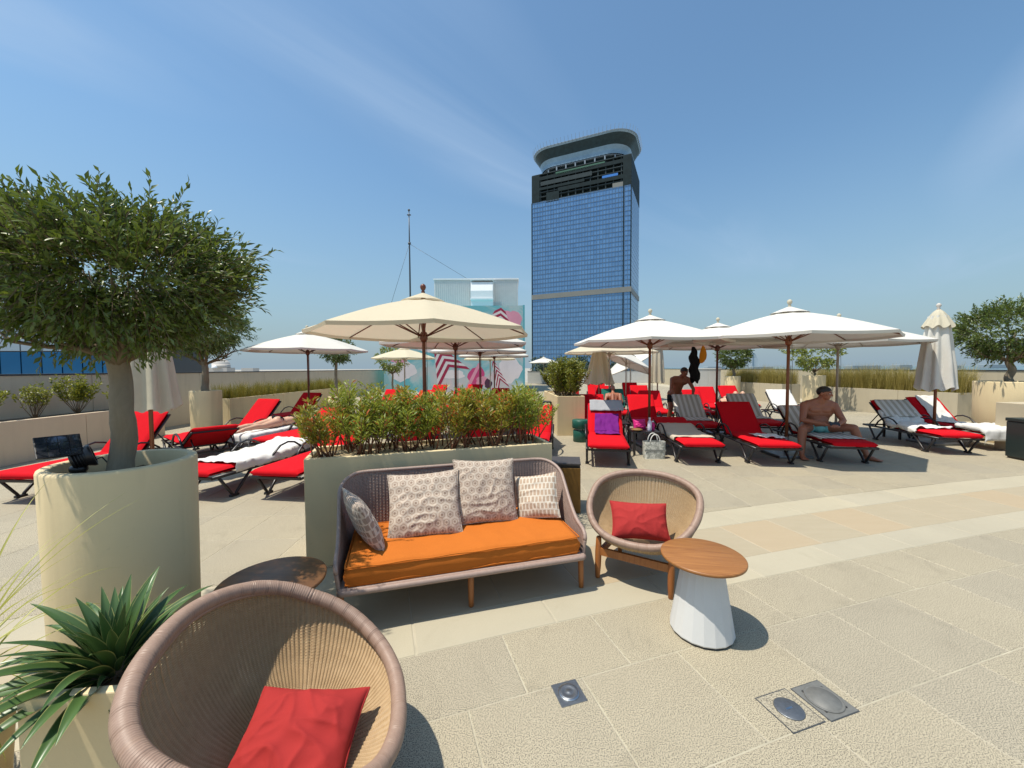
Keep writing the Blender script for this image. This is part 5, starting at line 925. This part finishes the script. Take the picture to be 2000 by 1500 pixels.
def closed_mesh(zb, zt, rb, rt, seed, cap=True):
    m = MB(); r_ = Vector((seed, 0, 0))
    def f(u, v):
        a = 2 * math.pi * u; z = zb + (zt - zb) * v; r = rb + (rt - rb) * v ** 0.8 + 0.02 * math.sin(math.pi * v); pl = 1 + 0.17 * math.cos(8 * a + 0.6 * math.sin(3 * a + seed)) + 0.05 * mnoise.noise(Vector((math.cos(a) * 3, math.sin(a) * 3, z * 2.2)) + r_); z2 = z + (0.035 * math.cos(8 * a) + 0.02 * math.sin(3 * a)) * (1 - v) ** 3; return (r * pl * math.cos(a), r * pl * math.sin(a), z2)
    m.grid(f, 96, 26, True, None, True); c = MB(); c.grid(lambda u, v: (lambda a: ((0.03 + (rt * 0.72 + 0.10) * v ** 0.7) * (1 + 0.10 * math.cos(8 * a + 1) * v) * math.cos(a), (0.03 + (rt * 0.72 + 0.10) * v ** 0.7) * (1 + 0.10 * math.cos(8 * a + 1) * v) * math.sin(a), zt + 0.13 - 0.36 * v + 0.03 * math.cos(8 * a) * v))(2 * math.pi * u), 64, 8, True, None, True); return m.mesh('folded_canopy'), c.mesh('cap_skirt')
def closed_umbrella(label, x, y, seed, zb=1.12, zt=2.62, rb=0.28, rt=0.13, pole='pole_wood', cm='canvas_folded'):
    t = thing('folded_parasol', label, 'parasol', (x, y, 0), 0, 'folded parasols'); a, c = closed_mesh(zb, zt, rb, rt, seed); obj('folded_canopy', a, cm, t); obj('cap_skirt', c, 'canvas_folded', t); MB().tube([(0, 0, 0.04), (0, 0, zt + 0.14)], 0.0255, 12).build('pole', pole, t); MB().lathe([(0.02, zt + 0.12), (0.028, zt + 0.15), (0.018, zt + 0.165), (0.04, zt + 0.2), (0.04, zt + 0.23), (0.012, zt + 0.26)], 14).build('finial', 'pale_stone', t); MB().box(-0.29, 0.29, -0.29, 0.29, 0, 0.05, ch=0.01).build('base', 'dull_steel', t); MB().tube([(0, 0, 0.04), (0, 0, 0.34)], 0.034, 12).build('sleeve', 'dull_steel', t)
closed_umbrella('folded cream parasol behind the near olive trunk', -5.08, 5.45, 1, 1.05, 2.5, 0.30, 0.12); closed_umbrella('folded white parasol standing tall on the right', 8.72, 8.0, 2, cm='canvas_pale'); closed_umbrella('folded parasol with spread skirts behind the bush planter', 3.2, 14.3, 3, 1.0, 2.5, 0.50, 0.12, 'pole_grey'); closed_umbrella('narrow folded parasol far back right of the front pole', 5.35, 14.3, 4, 1.05, 2.55, 0.24, 0.13, 'pole_grey')

# ------------------------------------------------------------------ right side: pots, trees, bin
pot('tall sand coloured round planter with the tree at the right edge', (10.45, 8.15, 0), 0.52, 1.27); pot('sand coloured round planter between the two right grass boxes', (10.95, 14.1, 0), 0.34, 1.28); pot('pale round planter with the far tree beside the white screen', (10.9, 19.2, 0), 0.34, 1.15)
olive('round crowned tree in the planter at the right edge', (10.5, 8.2, 1.16), 15, 0.62, 1.10, 0.062, 0.80, 0.58, 900, 13, 0.070, 0.026, hole=0.25); olive('airy yellow green tree between the right grass boxes', (10.95, 14.1, 1.17), 16, 0.35, 0.85, 0.035, 0.78, 0.55, 170, 12, 0.11, 0.045, 'light_leaf', shoots=10, name='small_tree'); olive('small dark tree in the far pale planter', (10.95, 19.2, 1.05), 17, 0.55, 1.05, 0.06, 0.66, 0.58, 600, 11, 0.09, 0.035, name='small_tree'); 
olive('small tree behind the shrubs under the left white parasol', (-7.05, 15.6, 0.4), 18, 1.55, 1.95, 0.06, 0.62, 0.5, 260, 11, 0.09, 0.035, name='small_tree'); olive('small light tree in front of the mural left side', (-6.6, 21.5, 0.3), 19, 1.1, 1.75, 0.05, 0.75, 0.7, 170, 11, 0.12, 0.045, 'light_leaf', name='small_tree')
MB().lathe([(0.3, 0), (0.32, 0.5)], 24).build('round_planter', 'cream_render', None, (-7.05, 15.6, 0)); o = bpy.context.scene.collection.objects[-1]; tag(o, 'cream pot under the small tree behind the left white parasol', 'planter'); o2 = MB().lathe([(0.3, 0), (0.32, 0.45)], 24).build('round_planter', 'cream_render', None, (-6.6, 21.5, 0)); tag(o2, 'cream pot under the light tree before the mural', 'planter')
bw = thing('stone_block', 'sand coloured low wall block behind the dark waste bin', 'wall', (9.32, 6.85, 0), R(3)); MB().box(0, 2.2, 0, 0.6, 0, 0.90, ch=0.008).build('wall', 'sand_wall', bw); MB().box(0.14, 0.9, -0.012, -0.001, 0.72, 0.78, ch=0.002).build('recess_trim', 'cream_render', bw)
bn = thing('waste_bin', 'dark green square waste bin with a white edged slot at right', 'bin', (8.86, 6.46, 0), R(-6))
MB().box(-0.30, 0.30, -0.24, 0.24, 0.03, 0.64, ch=0.012).build('body', 'bin_green', bn); MB().box(-0.31, 0.31, -0.25, 0.25, 0.642, 0.70, ch=0.01).build('lid', 'bin_green', bn); MB().box(-0.28, 0.28, -0.22, 0.22, 0, 0.029).build('plinth', 'black_plastic', bn)
m = MB()
for (x0, x1, z0, z1) in ((-0.23, 0.23, 0.555, 0.562), (-0.23, 0.23, 0.438, 0.445), (-0.23, -0.222, 0.445, 0.555), (0.222, 0.23, 0.445, 0.555)): m.box(x0, x1, -0.244, -0.2405, z0, z1)
m.build('slot_frame', 'duct_white', bn); MB().box(-0.22, 0.22, -0.2425, -0.2403, 0.447, 0.553).build('slot', 'black_plastic', bn)
# drum stool, small tables, bags
ds = thing('drum_stool', 'dark green drum stool with a pinched waist by the cream planter', 'stool', (1.49, 8.42, 0), 0); MB().lathe([(0.15, 0), (0.165, 0.01), (0.165, 0.245), (0.155, 0.255)], 32).build('lower_drum', 'stool_green', ds); MB().lathe([(0.12, 0.256), (0.12, 0.289)], 24).build('waist', 'bag_light', ds); MB().lathe([(0.175, 0.29), (0.185, 0.30), (0.185, 0.46), (0.17, 0.475)], 32).build('upper_drum', 'stool_green', ds)
def low_table(label, loc, w_, d_, h, rz=0.0):
    t = thing('low_table', label, 'side table', loc, rz); MB().box(-w_ / 2, w_ / 2, -d_ / 2, d_ / 2, h - 0.03, h, ch=0.004).build('table_top', 'black_plastic', t)
    for a in (-1, 1):
        for b in (-1, 1): MB().box(a * (w_ / 2 - 0.03) - 0.018, a * (w_ / 2 - 0.03) + 0.018, b * (d_ / 2 - 0.03) - 0.018, b * (d_ / 2 - 0.03) + 0.018, 0, h - 0.0305).build('leg', 'black_plastic', t)
low_table('black side table behind the tote bag with pink things on it', (2.45, 7.20, 0), 0.48, 0.46, 0.44, R(-6)); low_table('black side table between the purple cloth and the striped lounger', (2.28, 8.35, 0), 0.42, 0.42, 0.42); low_table('black side table between the two right loungers', (8.62, 8.6, 0), 0.42, 0.42, 0.42); low_table('black side table in front of the passage beside the cream planter', (0.72, 9.9, 0), 0.55, 0.4, 0.75)
def bottle(label, loc, mat, h=0.2, r=0.032, cap='duct_white'):
    t = thing('bottle', label, 'bottle', loc, 0); MB().lathe([(r * 0.9, 0), (r, 0.01), (r, h * 0.65), (r * 0.45, h * 0.8), (r * 0.4, h * 0.86)], 18).build('body', mat, t); MB().lathe([(r * 0.48, h * 0.861), (r * 0.48, h)], 14).build('cap', cap, t)
bottle('clear bottle on the black side table behind the tote bag', (2.52, 7.10, 0.44), 'bottle_clear', 0.24, 0.038); bottle('pink bottle standing behind the clear one', (2.60, 7.16, 0.44), 'pink_plastic', 0.17, 0.035)
o = obj('pink_bag', pillow_mesh(0.24, 0.20, 0.12, 31, 0.02), 'pink_plastic'); o.matrix_world = frame_M((2.38, 7.24, 0.535), (1, 0.1, 0), (0, 0.3, 0.95)); tag(o, 'crumpled pink bag on the black side table behind the tote', 'bag')
o = MB().lathe([(0.05, 0), (0.10, 0.02), (0.105, 0.03), (0.06, 0.045)], 20).build('snack_bowl', 'brown_food', None, (2.28, 7.08, 0.44)); tag(o, 'small brown bowl at the left edge of the black side table', 'bowl')
tb = thing('tote_bag', 'grey and white patterned tote bag standing on the paving', 'bag', (2.50, 6.82, 0), R(-3)); m = MB(); m.grid(lambda u, v: (lambda x, y: (x * (0.94 + 0.06 * v), y * (1.0 - 0.1 * v), 0.30 * v))(0.19 * math.copysign(min(1, abs(math.cos(2 * math.pi * u)) ** 0.35), math.cos(2 * math.pi * u)), 0.085 * math.copysign(min(1, abs(math.sin(2 * math.pi * u)) ** 0.35), math.sin(2 * math.pi * u))), 64, 10, True, None, True); m.build('body', 'bag_print', tb); MB().box(-0.165, 0.165, -0.07, 0.07, 0.003, 0.012).build('bottom', 'bag_band', tb); MB().box(-0.183, 0.183, -0.086, -0.083, 0.135, 0.165).build('band', 'bag_band', tb)
for s in (-1, 1): MB().tube([(0.085 * math.cos(R(a)), s * 0.072, 0.28 + 0.15 * math.sin(R(a))) for a in range(0, 181, 15)], 0.009, 8).build('handle', 'bag_light', tb)
cl_ = thing('hanging_clothes', 'black garment hanging from the parasol behind the bending man', 'clothes', (4.30, 9.25, 2.08), 0); m = MB(); m.grid(lambda u, v: (lambda a: ((0.04 + 0.10 * math.sin(min(1, v * 1.8) * math.pi / 2) - 0.06 * max(0, v - 0.6)) * math.cos(a) * (1 + 0.15 * math.cos(5 * a)) * (0.8 + 0.55 * mnoise.noise(Vector((math.cos(a) * 1.3, v * 5, 2)))) + 0.05 * v, (0.03 + 0.05 * v) * math.sin(a), -0.80 * v + 0.07 * v * math.sin(2 * a + 1)))(2 * math.pi * u), 40, 14, True, None, True); m.build('garment', 'black_cloth', cl_); MB().tube([(0, 0, 0.10), (0.0, 0, 0.0)], 0.006, 6).build('hook', 'steel', cl_)
cl_ = thing('hanging_cloth', 'orange cloth hanging beside the black garment', 'clothes', (4.52, 9.22, 2.10), 0); m = MB(); m.grid(lambda u, v: (lambda a: ((0.02 + 0.055 * math.sin(math.pi * min(1, v * 0.75))) * math.cos(a) * (1 + 0.2 * math.cos(4 * a)), 0.03 * math.sin(a), -0.36 * v + 0.05 * v * math.sin(a + 1)))(2 * math.pi * u), 24, 8, True, None, True); m.build('cloth', 'ochre_cloth', cl_)
# ------------------------------------------------------------------ people: overlapping tapered limbs fused into one skin
def body(name, limbs, balls, mat, parent, voxel=0.011, extra=None):
    m = MB()
    for (p0, r0, p1, r1) in limbs:
        p0 = Vector(p0); p1 = Vector(p1); d = (p1 - p0); L = d.length; d.normalize(); pts = []; rr = []
        for i in range(5): a = R(90 * i / 5.0); pts.append(p0 - d * r0 * math.cos(a)); rr.append(max(0.001, r0 * math.sin(a)))
        for i in range(5): f = i / 4; pts.append(p0.lerp(p1, f)); rr.append(r0 + (r1 - r0) * f)
        for i in range(1, 6): a = R(90 * i / 5.0); pts.append(p1 + d * r1 * math.sin(a)); rr.append(max(0.001, r1 * math.cos(a)))
        m.tube(pts, rr, 14)
    for (c, r) in balls:
        if len(r) == 2: # oriented ellipsoid: (radii, matrix)
            mm = MB(); mm.ball((0, 0, 0), r[0], 10); m.add(mm.v, mm.f, True, Matrix.Translation(c) @ r[1])
        else: m.ball(c, r, 10)
    o = m.build(name + '_raw', mat); md = o.modifiers.new('fuse', 'REMESH'); md.mode = 'VOXEL'; md.voxel_size = voxel; md2 = o.modifiers.new('soft', 'SMOOTH'); md2.iterations = 4; md2.factor = 0.5
    dg = bpy.context.evaluated_depsgraph_get(); me = bpy.data.meshes.new_from_object(o.evaluated_get(dg)); bpy.data.objects.remove(o); me.name = name; me.polygons.foreach_set('use_smooth', [True] * len(me.polygons))
    if not me.materials: me.materials.append(MAT[mat])
    q = bpy.data.objects.new(name, me); COL.objects.link(q); q.parent = parent; return q
def hand(limbs, w, d, up, s=1.0, curl=0.5, side=1):
    """wrist w, pointing direction d, back-of-hand normal up"""
    w = Vector(w); d = Vector(d).normalized(); up = Vector(up); up = (up - d * up.dot(d)).normalized(); sd_ = d.cross(up) * side; k = w + d * 0.085 * s
    for i, off in enumerate((-0.028, -0.009, 0.010, 0.028)):
        a = k + sd_ * off * s; limbs.append((w + sd_ * off * 0.6 * s, 0.017 * s, a, 0.0125 * s)); ln = (0.062, 0.075, 0.070, 0.052)[i] * s; b = a + (d * math.cos(curl * 0.7) - up * math.sin(curl * 0.7)) * ln * 0.55; c = b + (d * math.cos(curl * 1.8) - up * math.sin(curl * 1.8)) * ln * 0.5; limbs.append((a, 0.0105 * s, b, 0.0095 * s)); limbs.append((b, 0.0095 * s, c, 0.008 * s))
    a = w + d * 0.025 * s - sd_ * 0.03 * s; b = a + (d * 0.7 - sd_ * 0.6 - up * 0.2).normalized() * 0.045 * s; limbs.append((w, 0.02 * s, a, 0.015 * s)); limbs.append((a, 0.0135 * s, b, 0.011 * s)); limbs.append((b, 0.011 * s, b + (d - up * 0.3).normalized() * 0.032 * s, 0.009 * s))
def foot_(limbs, ankle, d, s=1.0):
    a = Vector(ankle); d = Vector(d); d.z = 0; d.normalize(); sd_ = Vector((-d.y, d.x, 0)); heel = Vector((a.x, a.y, 0.03 * s)) - d * 0.04 * s; limbs.append((a, 0.036 * s, heel, 0.030 * s)); ball_ = Vector((a.x, a.y, 0.024 * s)) + d * 0.13 * s
    limbs.append((a + Vector((0, 0, -0.015)), 0.036 * s, ball_, 0.024 * s)); limbs.append((heel, 0.028 * s, ball_ + sd_ * 0.02 * s, 0.022 * s)); limbs.append((heel, 0.028 * s, ball_ - sd_ * 0.02 * s, 0.022 * s))
    for i in range(5): o_ = (-0.036 + 0.018 * i) * s; limbs.append((ball_ + sd_ * o_, 0.0125 * s, ball_ + sd_ * o_ * 1.05 + d * (0.055 - 0.004 * abs(i - 1.5)) * s, 0.0105 * s))
def head_(limbs, balls, c, Mh, s=1.0):
    """Mh: rotation; face looks along local -Y"""
    def P(x, y, z): return Vector(c) + Mh @ Vector((x, y, z)) * s
    M4 = Mh.to_4x4(); balls.append((P(0, 0.012, 0.025), ((0.076 * s, 0.094 * s, 0.092 * s), M4))); balls.append((P(0, -0.022, -0.045), ((0.058 * s, 0.066 * s, 0.072 * s), M4))); balls.append((P(0, -0.058, -0.092), ((0.030 * s, 0.026 * s, 0.022 * s), M4)))
    limbs.append((P(0, -0.083, 0.012), 0.010 * s, P(0, -0.105, -0.028), 0.0145 * s)); limbs.append((P(-0.022, -0.078, -0.062), 0.009 * s, P(0.022, -0.078, -0.062), 0.009 * s)); limbs.append((P(-0.045, -0.070, 0.026), 0.012 * s, P(0.045, -0.070, 0.026), 0.012 * s))
    for x in (-1, 1): balls.append((P(x * 0.079, 0.015, -0.012), ((0.010 * s, 0.020 * s, 0.031 * s), M4))); balls.append((P(x * 0.048, -0.052, -0.022), ((0.022 * s, 0.022 * s, 0.020 * s), M4)))
def face_bits(t, c, Mh, s, hairmat='hair_dark', long=False):
    M4 = Matrix.Translation(c) @ Mh.to_4x4()
    hm = MB(); hm.grid(lambda u, v: (lambda a, b: ((0.084 - 0.003 * v ** 3) * s * math.cos(a) * math.sin(b), s * (0.013 + (0.102 - 0.003 * v ** 3) * math.sin(a) * math.sin(b)), s * (0.027 + 0.098 * math.cos(b))))(2 * math.pi * u, 0.05 + (1.78 + 0.62 * math.sin(2 * math.pi * u) + 0.07 * math.sin(10 * math.pi * u)) * v), 28, 9, True, M4, True); o = hm.build('hair', hairmat, t); md = o.modifiers.new('thick', 'SOLIDIFY'); md.thickness = 0.003 * s; md.offset = 1
    for x in (-1, 1): e = MB(); e.ball((x * 0.031 * s, -0.076 * s, 0.006 * s), (0.012 * s, 0.007 * s, 0.007 * s), 6, M4); e.build('eye', 'duct_white', t); e = MB(); e.ball((x * 0.031 * s, -0.0815 * s, 0.006 * s), (0.005 * s, 0.003 * s, 0.005 * s), 5, M4); e.build('pupil', 'phone_black', t); b = MB(); b.tube([Vector(M4 @ Vector(p)) for p in ((x * 0.014 * s, -0.087 * s, 0.027 * s), (x * 0.034 * s, -0.084 * s, 0.033 * s), (x * 0.05 * s, -0.074 * s, 0.027 * s))], 0.0042 * s, 6); b.build('eyebrow', hairmat, t)
    mo = MB(); mo.tube([Vector(M4 @ Vector(p)) for p in ((-0.022 * s, -0.0845 * s, -0.062 * s), (0, -0.089 * s, -0.061 * s), (0.022 * s, -0.0845 * s, -0.062 * s))], 0.0035 * s, 6); mo.build('lips', 'mural_rose', t)
# --- seated man, straddling the lounger, facing the camera, head turned to the right
f4, h4, a4 = r4
def L4(x, y, z): return pos2(f4, R(h4), x, y, z)
# local frame on the lounger: he faces the foot end (-Y)
t = thing('person', 'shirtless man in pale teal swim trunks sitting astride a lounger holding a phone', 'person', L4(0, 0.95, 0), R(h4))
seat = ZS + 0.095
def S(x, y, z): return Vector((x - 0.06, y, z))
lim = []; bal = []
pel = S(-0.0, 0.06, seat + 0.11); che = S(0.0, -0.06, seat + 0.44); nck = S(0.01, -0.115, seat + 0.60); hd_ = S(0.035, -0.165, seat + 0.715)
lim += [(pel + Vector((-0.075, 0, 0)), 0.125, pel + Vector((0.075, 0, 0)), 0.125), (pel + Vector((-0.05, -0.02, 0.05)), 0.128, S(-0.065, -0.03, seat + 0.32), 0.122), (pel + Vector((0.05, -0.02, 0.05)), 0.128, S(0.065, -0.03, seat + 0.32), 0.122), (S(-0.10, -0.05, seat + 0.36), 0.112, S(0.10, -0.05, seat + 0.36), 0.112), (S(-0.13, -0.075, seat + 0.47), 0.092, S(0.13, -0.075, seat + 0.47), 0.092), (S(-0.155, -0.085, seat + 0.52), 0.066, S(0.155, -0.085, seat + 0.52), 0.066), (S(0, -0.09, seat + 0.52), 0.075, hd_ + Vector((-0.01, 0.02, -0.06)), 0.056), (S(-0.13, -0.09, seat + 0.54), 0.05, nck, 0.05), (S(0.13, -0.09, seat + 0.54), 0.05, nck, 0.05)]
bal += [(S(-0.075, -0.135, seat + 0.41), (0.085, 0.045, 0.06)), (S(0.075, -0.135, seat + 0.41), (0.085, 0.045, 0.06)), (S(0, -0.12, seat + 0.20), (0.125, 0.075, 0.11))]
Mh = Matrix.Rotation(R(48), 3, 'Z') @ Matrix.Rotation(R(8), 3, 'X'); head_(lim, bal, hd_, Mh, 1.0)
for s in (-1, 1):
    hip = S(s * 0.095, 0.02, seat + 0.085); kn = S(-0.36, -0.37, 0.50) if s < 0 else S(0.37, -0.30, 0.535); an = S(-0.40, -0.44, 0.085) if s < 0 else S(0.50, -0.40, 0.085)
    lim += [(hip, 0.108, hip.lerp(kn, 0.5), 0.088), (hip.lerp(kn, 0.5), 0.088, kn, 0.063), (kn, 0.062, kn.lerp(an, 0.35) + Vector((0, 0.018, 0)), 0.060), (kn.lerp(an, 0.35) + Vector((0, 0.018, 0)), 0.060, an, 0.037)]; foot_(lim, an, (s * 0.15, -1, 0) if s < 0 else (0.75, -0.8, 0))
    sh = S(s * 0.205, -0.085, seat + 0.495); el = S(s * 0.285, -0.20, seat + 0.235); wr = S(s * 0.075 + 0.03, -0.40, seat + 0.185)
    lim += [(sh, 0.066, sh.lerp(el, 0.45), 0.055), (sh.lerp(el, 0.45), 0.055, el, 0.043), (el, 0.045, el.lerp(wr, 0.35), 0.043), (el.lerp(wr, 0.35), 0.043, wr, 0.028)]; hand(lim, wr, (-s * 0.8, -0.55, 0.05), (0, -0.3, 0.9), 1.0, 0.7, s)
body('body', lim, bal, 'skin_tan', t, 0.0085); face_bits(t, hd_, Mh, 1.0); t.scale = (1.13, 1.08, 1.0)
# trunks: a shell round hips and upper thighs
m = MB(); m.tube([S(-0.085, 0.07, seat + 0.10), S(0, 0.065, seat + 0.105), S(0.085, 0.07, seat + 0.10)], [0.128, 0.139, 0.128], 18); 
for s in (-1, 1): hip = S(s * 0.095, 0.02, seat + 0.085); kn = S(-0.36, -0.37, 0.50) if s < 0 else S(0.37, -0.30, 0.535); m.tube([hip - (kn - hip) * 0.05, hip.lerp(kn, 0.15), hip.lerp(kn, 0.30)], [0.112, 0.112, 0.104], 16)
m.ball(S(0, -0.10, seat + 0.075), (0.085, 0.09, 0.075), 10); o = m.build('swim_trunks', 'teal_cloth', t)
ph = MB().box(-0.037, 0.037, -0.075, 0.075, -0.004, 0.004, ch=0.003).build('phone', 'phone_black', None); ph.matrix_world = Matrix.Translation(L4(0, 0.95, 0)) @ Matrix.Rotation(R(h4), 4, 'Z') @ Matrix.Translation(S(0.03, -0.485, seat + 0.205)) @ Matrix.Rotation(R(55), 4, 'X') @ Matrix.Rotation(R(90), 4, 'Z'); tag(ph, 'black phone held by the seated man in teal trunks', 'phone')
# --- man bending over the striped lounger
f8, h8, a8 = r8
t = thing('person', 'shirtless man with dark hair bending over a lounger with a striped towel', 'person', pos2(f8, R(h8), -0.02, 2.12, 0), R(h8)); lim = []; bal = []
pel = Vector((-0.08, 0.13, 0.90)); che = Vector((-0.02, -0.10, 1.23)); nck = Vector((0.02, -0.17, 1.375)); hd_ = Vector((0.045, -0.235, 1.475))
lim += [(pel + Vector((-0.07, 0, 0)), 0.12, pel + Vector((0.07, 0, 0)), 0.12), (pel, 0.128, che, 0.125), (che + Vector((-0.10, 0, 0)), 0.098, che + Vector((0.10, 0, 0)), 0.098), (che + Vector((-0.14, -0.02, 0.08)), 0.068, che + Vector((0.14, -0.02, 0.08)), 0.068), (che + Vector((0, -0.02, 0.08)), 0.07, hd_ + Vector((0, 0.04, -0.05)), 0.054)]
Mh2 = Matrix.Rotation(R(35), 3, 'Z') @ Matrix.Rotation(R(18), 3, 'X'); head_(lim, bal, hd_, Mh2, 1.0)
for s in (-1, 1):
    hip = pel + Vector((s * 0.09, 0, -0.05)); kn = Vector((s * 0.12 - 0.10, 0.0, 0.47)); an = Vector((s * 0.13 - 0.12, 0.14, 0.085)); lim += [(hip, 0.10, hip.lerp(kn, 0.5), 0.082), (hip.lerp(kn, 0.5), 0.082, kn, 0.058), (kn, 0.057, kn.lerp(an, 0.35) + Vector((0, 0.02, 0)), 0.056), (kn.lerp(an, 0.35) + Vector((0, 0.02, 0)), 0.056, an, 0.036)]; foot_(lim, an, (0, -1, 0))
    sh = che + Vector((s * 0.195, -0.02, 0.06)); el = Vector((s * 0.275, -0.24, 1.03)); wr = Vector((s * 0.215, -0.37, 0.89)); lim += [(sh, 0.062, sh.lerp(el, 0.45), 0.051), (sh.lerp(el, 0.45), 0.051, el, 0.041), (el, 0.042, wr, 0.027)]; hand(lim, wr, (0, -0.7, -0.6), (0, -0.6, 0.7), 1.0, 0.6, s)
body('body', lim, bal, 'skin_brown', t, 0.011); face_bits(t, hd_, Mh2, 1.0)
m = MB(); m.tube([pel + Vector((-0.085, 0, -0.02)), pel + Vector((0.0, 0, -0.015)), pel + Vector((0.085, 0, -0.02))], [0.122, 0.131, 0.122], 16)
for s in (-1, 1): hip = pel + Vector((s * 0.09, 0, -0.05)); kn = Vector((s * 0.12 - 0.10, 0.0, 0.47)); m.tube([hip, hip.lerp(kn, 0.25), hip.lerp(kn, 0.5)], [0.108, 0.104, 0.093], 14)
m.build('swim_trunks', 'black_cloth', t)
# --- woman lying face down
f5, h5, a5 = l5
t = thing('person', 'woman in a black bikini lying face down on a towel covered lounger', 'person', pos2(f5, R(h5), 0.0, 0, ZS + 0.095), R(h5)); lim = []; bal = []
hz = 0.10; hipc = Vector((0, 0.88, hz)); 
lim += [(hipc + Vector((-0.07, 0, 0)), 0.105, hipc + Vector((0.07, 0, 0)), 0.105), (hipc + Vector((0, 0.06, 0)), 0.105, Vector((0, 1.10, 0.085)), 0.088), (Vector((-0.035, 1.10, 0.085)), 0.082, Vector((-0.05, 1.30, 0.09)), 0.088), (Vector((0.035, 1.10, 0.085)), 0.082, Vector((0.05, 1.30, 0.09)), 0.088), (Vector((-0.10, 1.38, 0.09)), 0.065, Vector((0.10, 1.38, 0.09)), 0.065), (Vector((0, 1.40, 0.09)), 0.055, Vector((0, 1.50, 0.10)), 0.05)]
bal += [(hipc + Vector((-0.075, -0.01, 0.05)), (0.085, 0.10, 0.075)), (hipc + Vector((0.075, -0.01, 0.05)), (0.085, 0.10, 0.075))]
Mh3 = Matrix.Rotation(R(90), 3, 'X') @ Matrix.Rotation(R(60), 3, 'Z'); Mh3 = Matrix(((1, 0, 0), (0, 0, 1), (0, -1, 0))).transposed(); Mh3 = Matrix.Rotation(R(70), 3, 'Y') @ Mh3; hd3 = Vector((0.0, 1.60, 0.11)); head_(lim, bal, hd3, Mh3, 0.92)
for s in (-1, 1):
    hip = hipc + Vector((s * 0.085, -0.03, 0)); kn = Vector((s * 0.11, 0.47, 0.075)); an = Vector((s * 0.12, 0.08, 0.075)); lim += [(hip, 0.095, kn, 0.056), (kn, 0.055, kn.lerp(an, 0.35) + Vector((0, 0, 0.012)), 0.055), (kn.lerp(an, 0.35) + Vector((0, 0, 0.012)), 0.055, an, 0.034), (an, 0.034, an + Vector((0, -0.08, -0.02)), 0.028), (an + Vector((0, -0.02, -0.02)), 0.032, an + Vector((0, -0.18, -0.035)), 0.02)]
    sh = Vector((s * 0.175, 1.38, 0.085)); el = Vector((s * 0.34, 1.52, 0.065)); wr = Vector((s * 0.16, 1.70, 0.055)); lim += [(sh, 0.05, el, 0.036), (el, 0.037, wr, 0.024)]; hand(lim, wr, (-s * 0.7, 0.7, 0), (0, 0, 1), 0.9, 0.15, s)
body('body', lim, bal, 'skin_light', t, 0.011); face_bits(t, hd3, Mh3, 0.92)
m = MB(); m.tube([hipc + Vector((-0.12, 0.02, 0.02)), hipc + Vector((-0.05, 0.015, 0.045)), hipc + Vector((0.05, 0.015, 0.045)), hipc + Vector((0.12, 0.02, 0.02))], [0.085, 0.092, 0.092, 0.085], 14); m.build('bikini_bottom', 'black_cloth', t)
m = MB(); m.tube([Vector((0.128 * math.cos(a), 1.26, 0.09 + 0.098 * math.sin(a))) for a in [2 * math.pi * i / 24 for i in range(24)]], 0.012, 6, closed=True); m.build('bikini_strap', 'black_cloth', t)
# --- people lying on their backs, knees up
def lying(label, lg, skinmat, y0, trunk_mat, voxel=0.014):
    f_, h_, a_ = lg; t = thing('person', label, 'person', pos2(f_, R(h_), 0.0, 0, ZS + 0.095), R(h_)); lim = []; bal = []; hip0 = Vector((0, y0, 0.10)); a = R(max(a_, 3)); up = Vector((0, math.cos(a), math.sin(a))); hinge = Vector((0, HINGE - 0.03, 0.10)); ch = hinge + up * 0.28; nk = hinge + up * 0.46; hd__ = hinge + up * 0.60 + Vector((0, 0, 0.01))
    lim += [(hip0 + Vector((-0.06, 0, 0)), 0.11, hip0 + Vector((0.06, 0, 0)), 0.11), (hip0, 0.12, hinge, 0.115), (hinge, 0.115, ch, 0.12), (ch + Vector((-0.1, 0, 0)), 0.09, ch + Vector((0.1, 0, 0)), 0.09), (ch + up * 0.08 + Vector((-0.14, 0, 0)), 0.06, ch + up * 0.08 + Vector((0.14, 0, 0)), 0.06), (ch, 0.07, nk, 0.052)]
    Mh_ = Matrix.Rotation(-(math.pi / 2 - a) * 1.0, 3, 'X'); head_(lim, bal, hd__, Mh_, 0.95)
    for s in (-1, 1):
        hip = hip0 + Vector((s * 0.085, 0, 0)); kn = Vector((s * 0.10, y0 - 0.30, 0.40)); an = Vector((s * 0.11, y0 - 0.52, 0.06)); lim += [(hip, 0.098, kn, 0.06), (kn, 0.059, kn.lerp(an, 0.35), 0.057), (kn.lerp(an, 0.35), 0.057, an, 0.036), (an, 0.036, an + Vector((0, -0.16, -0.02)), 0.022)]; sh = ch + up * 0.07 + Vector((s * 0.19, 0, 0)); el = sh - up * 0.24 + Vector((s * 0.06, 0, -0.02)); wr = el - up * 0.20 + Vector((-s * 0.12, 0, 0.06)); lim += [(sh, 0.055, el, 0.04), (el, 0.04, wr, 0.027)]; hand(lim, wr, -up + Vector((-s * 0.5, 0, 0)), (0, 0, 1), 0.95, 0.3, s)
    body('body', lim, bal, skinmat, t, voxel); face_bits(t, hd__, Mh_, 0.95); m = MB(); m.tube([hip0 + Vector((-0.09, 0, 0)), hip0, hip0 + Vector((0.09, 0, 0))], [0.114, 0.126, 0.114], 14); m.build('swimwear', trunk_mat, t)
lying('person lying with knees drawn up on the flat towel covered lounger', r14, 'skin_light', 0.95, 'bag_print'); lying('person reclining with knees up behind the empty sunlit lounger', r16, 'skin_tan', 0.95, 'black_cloth')
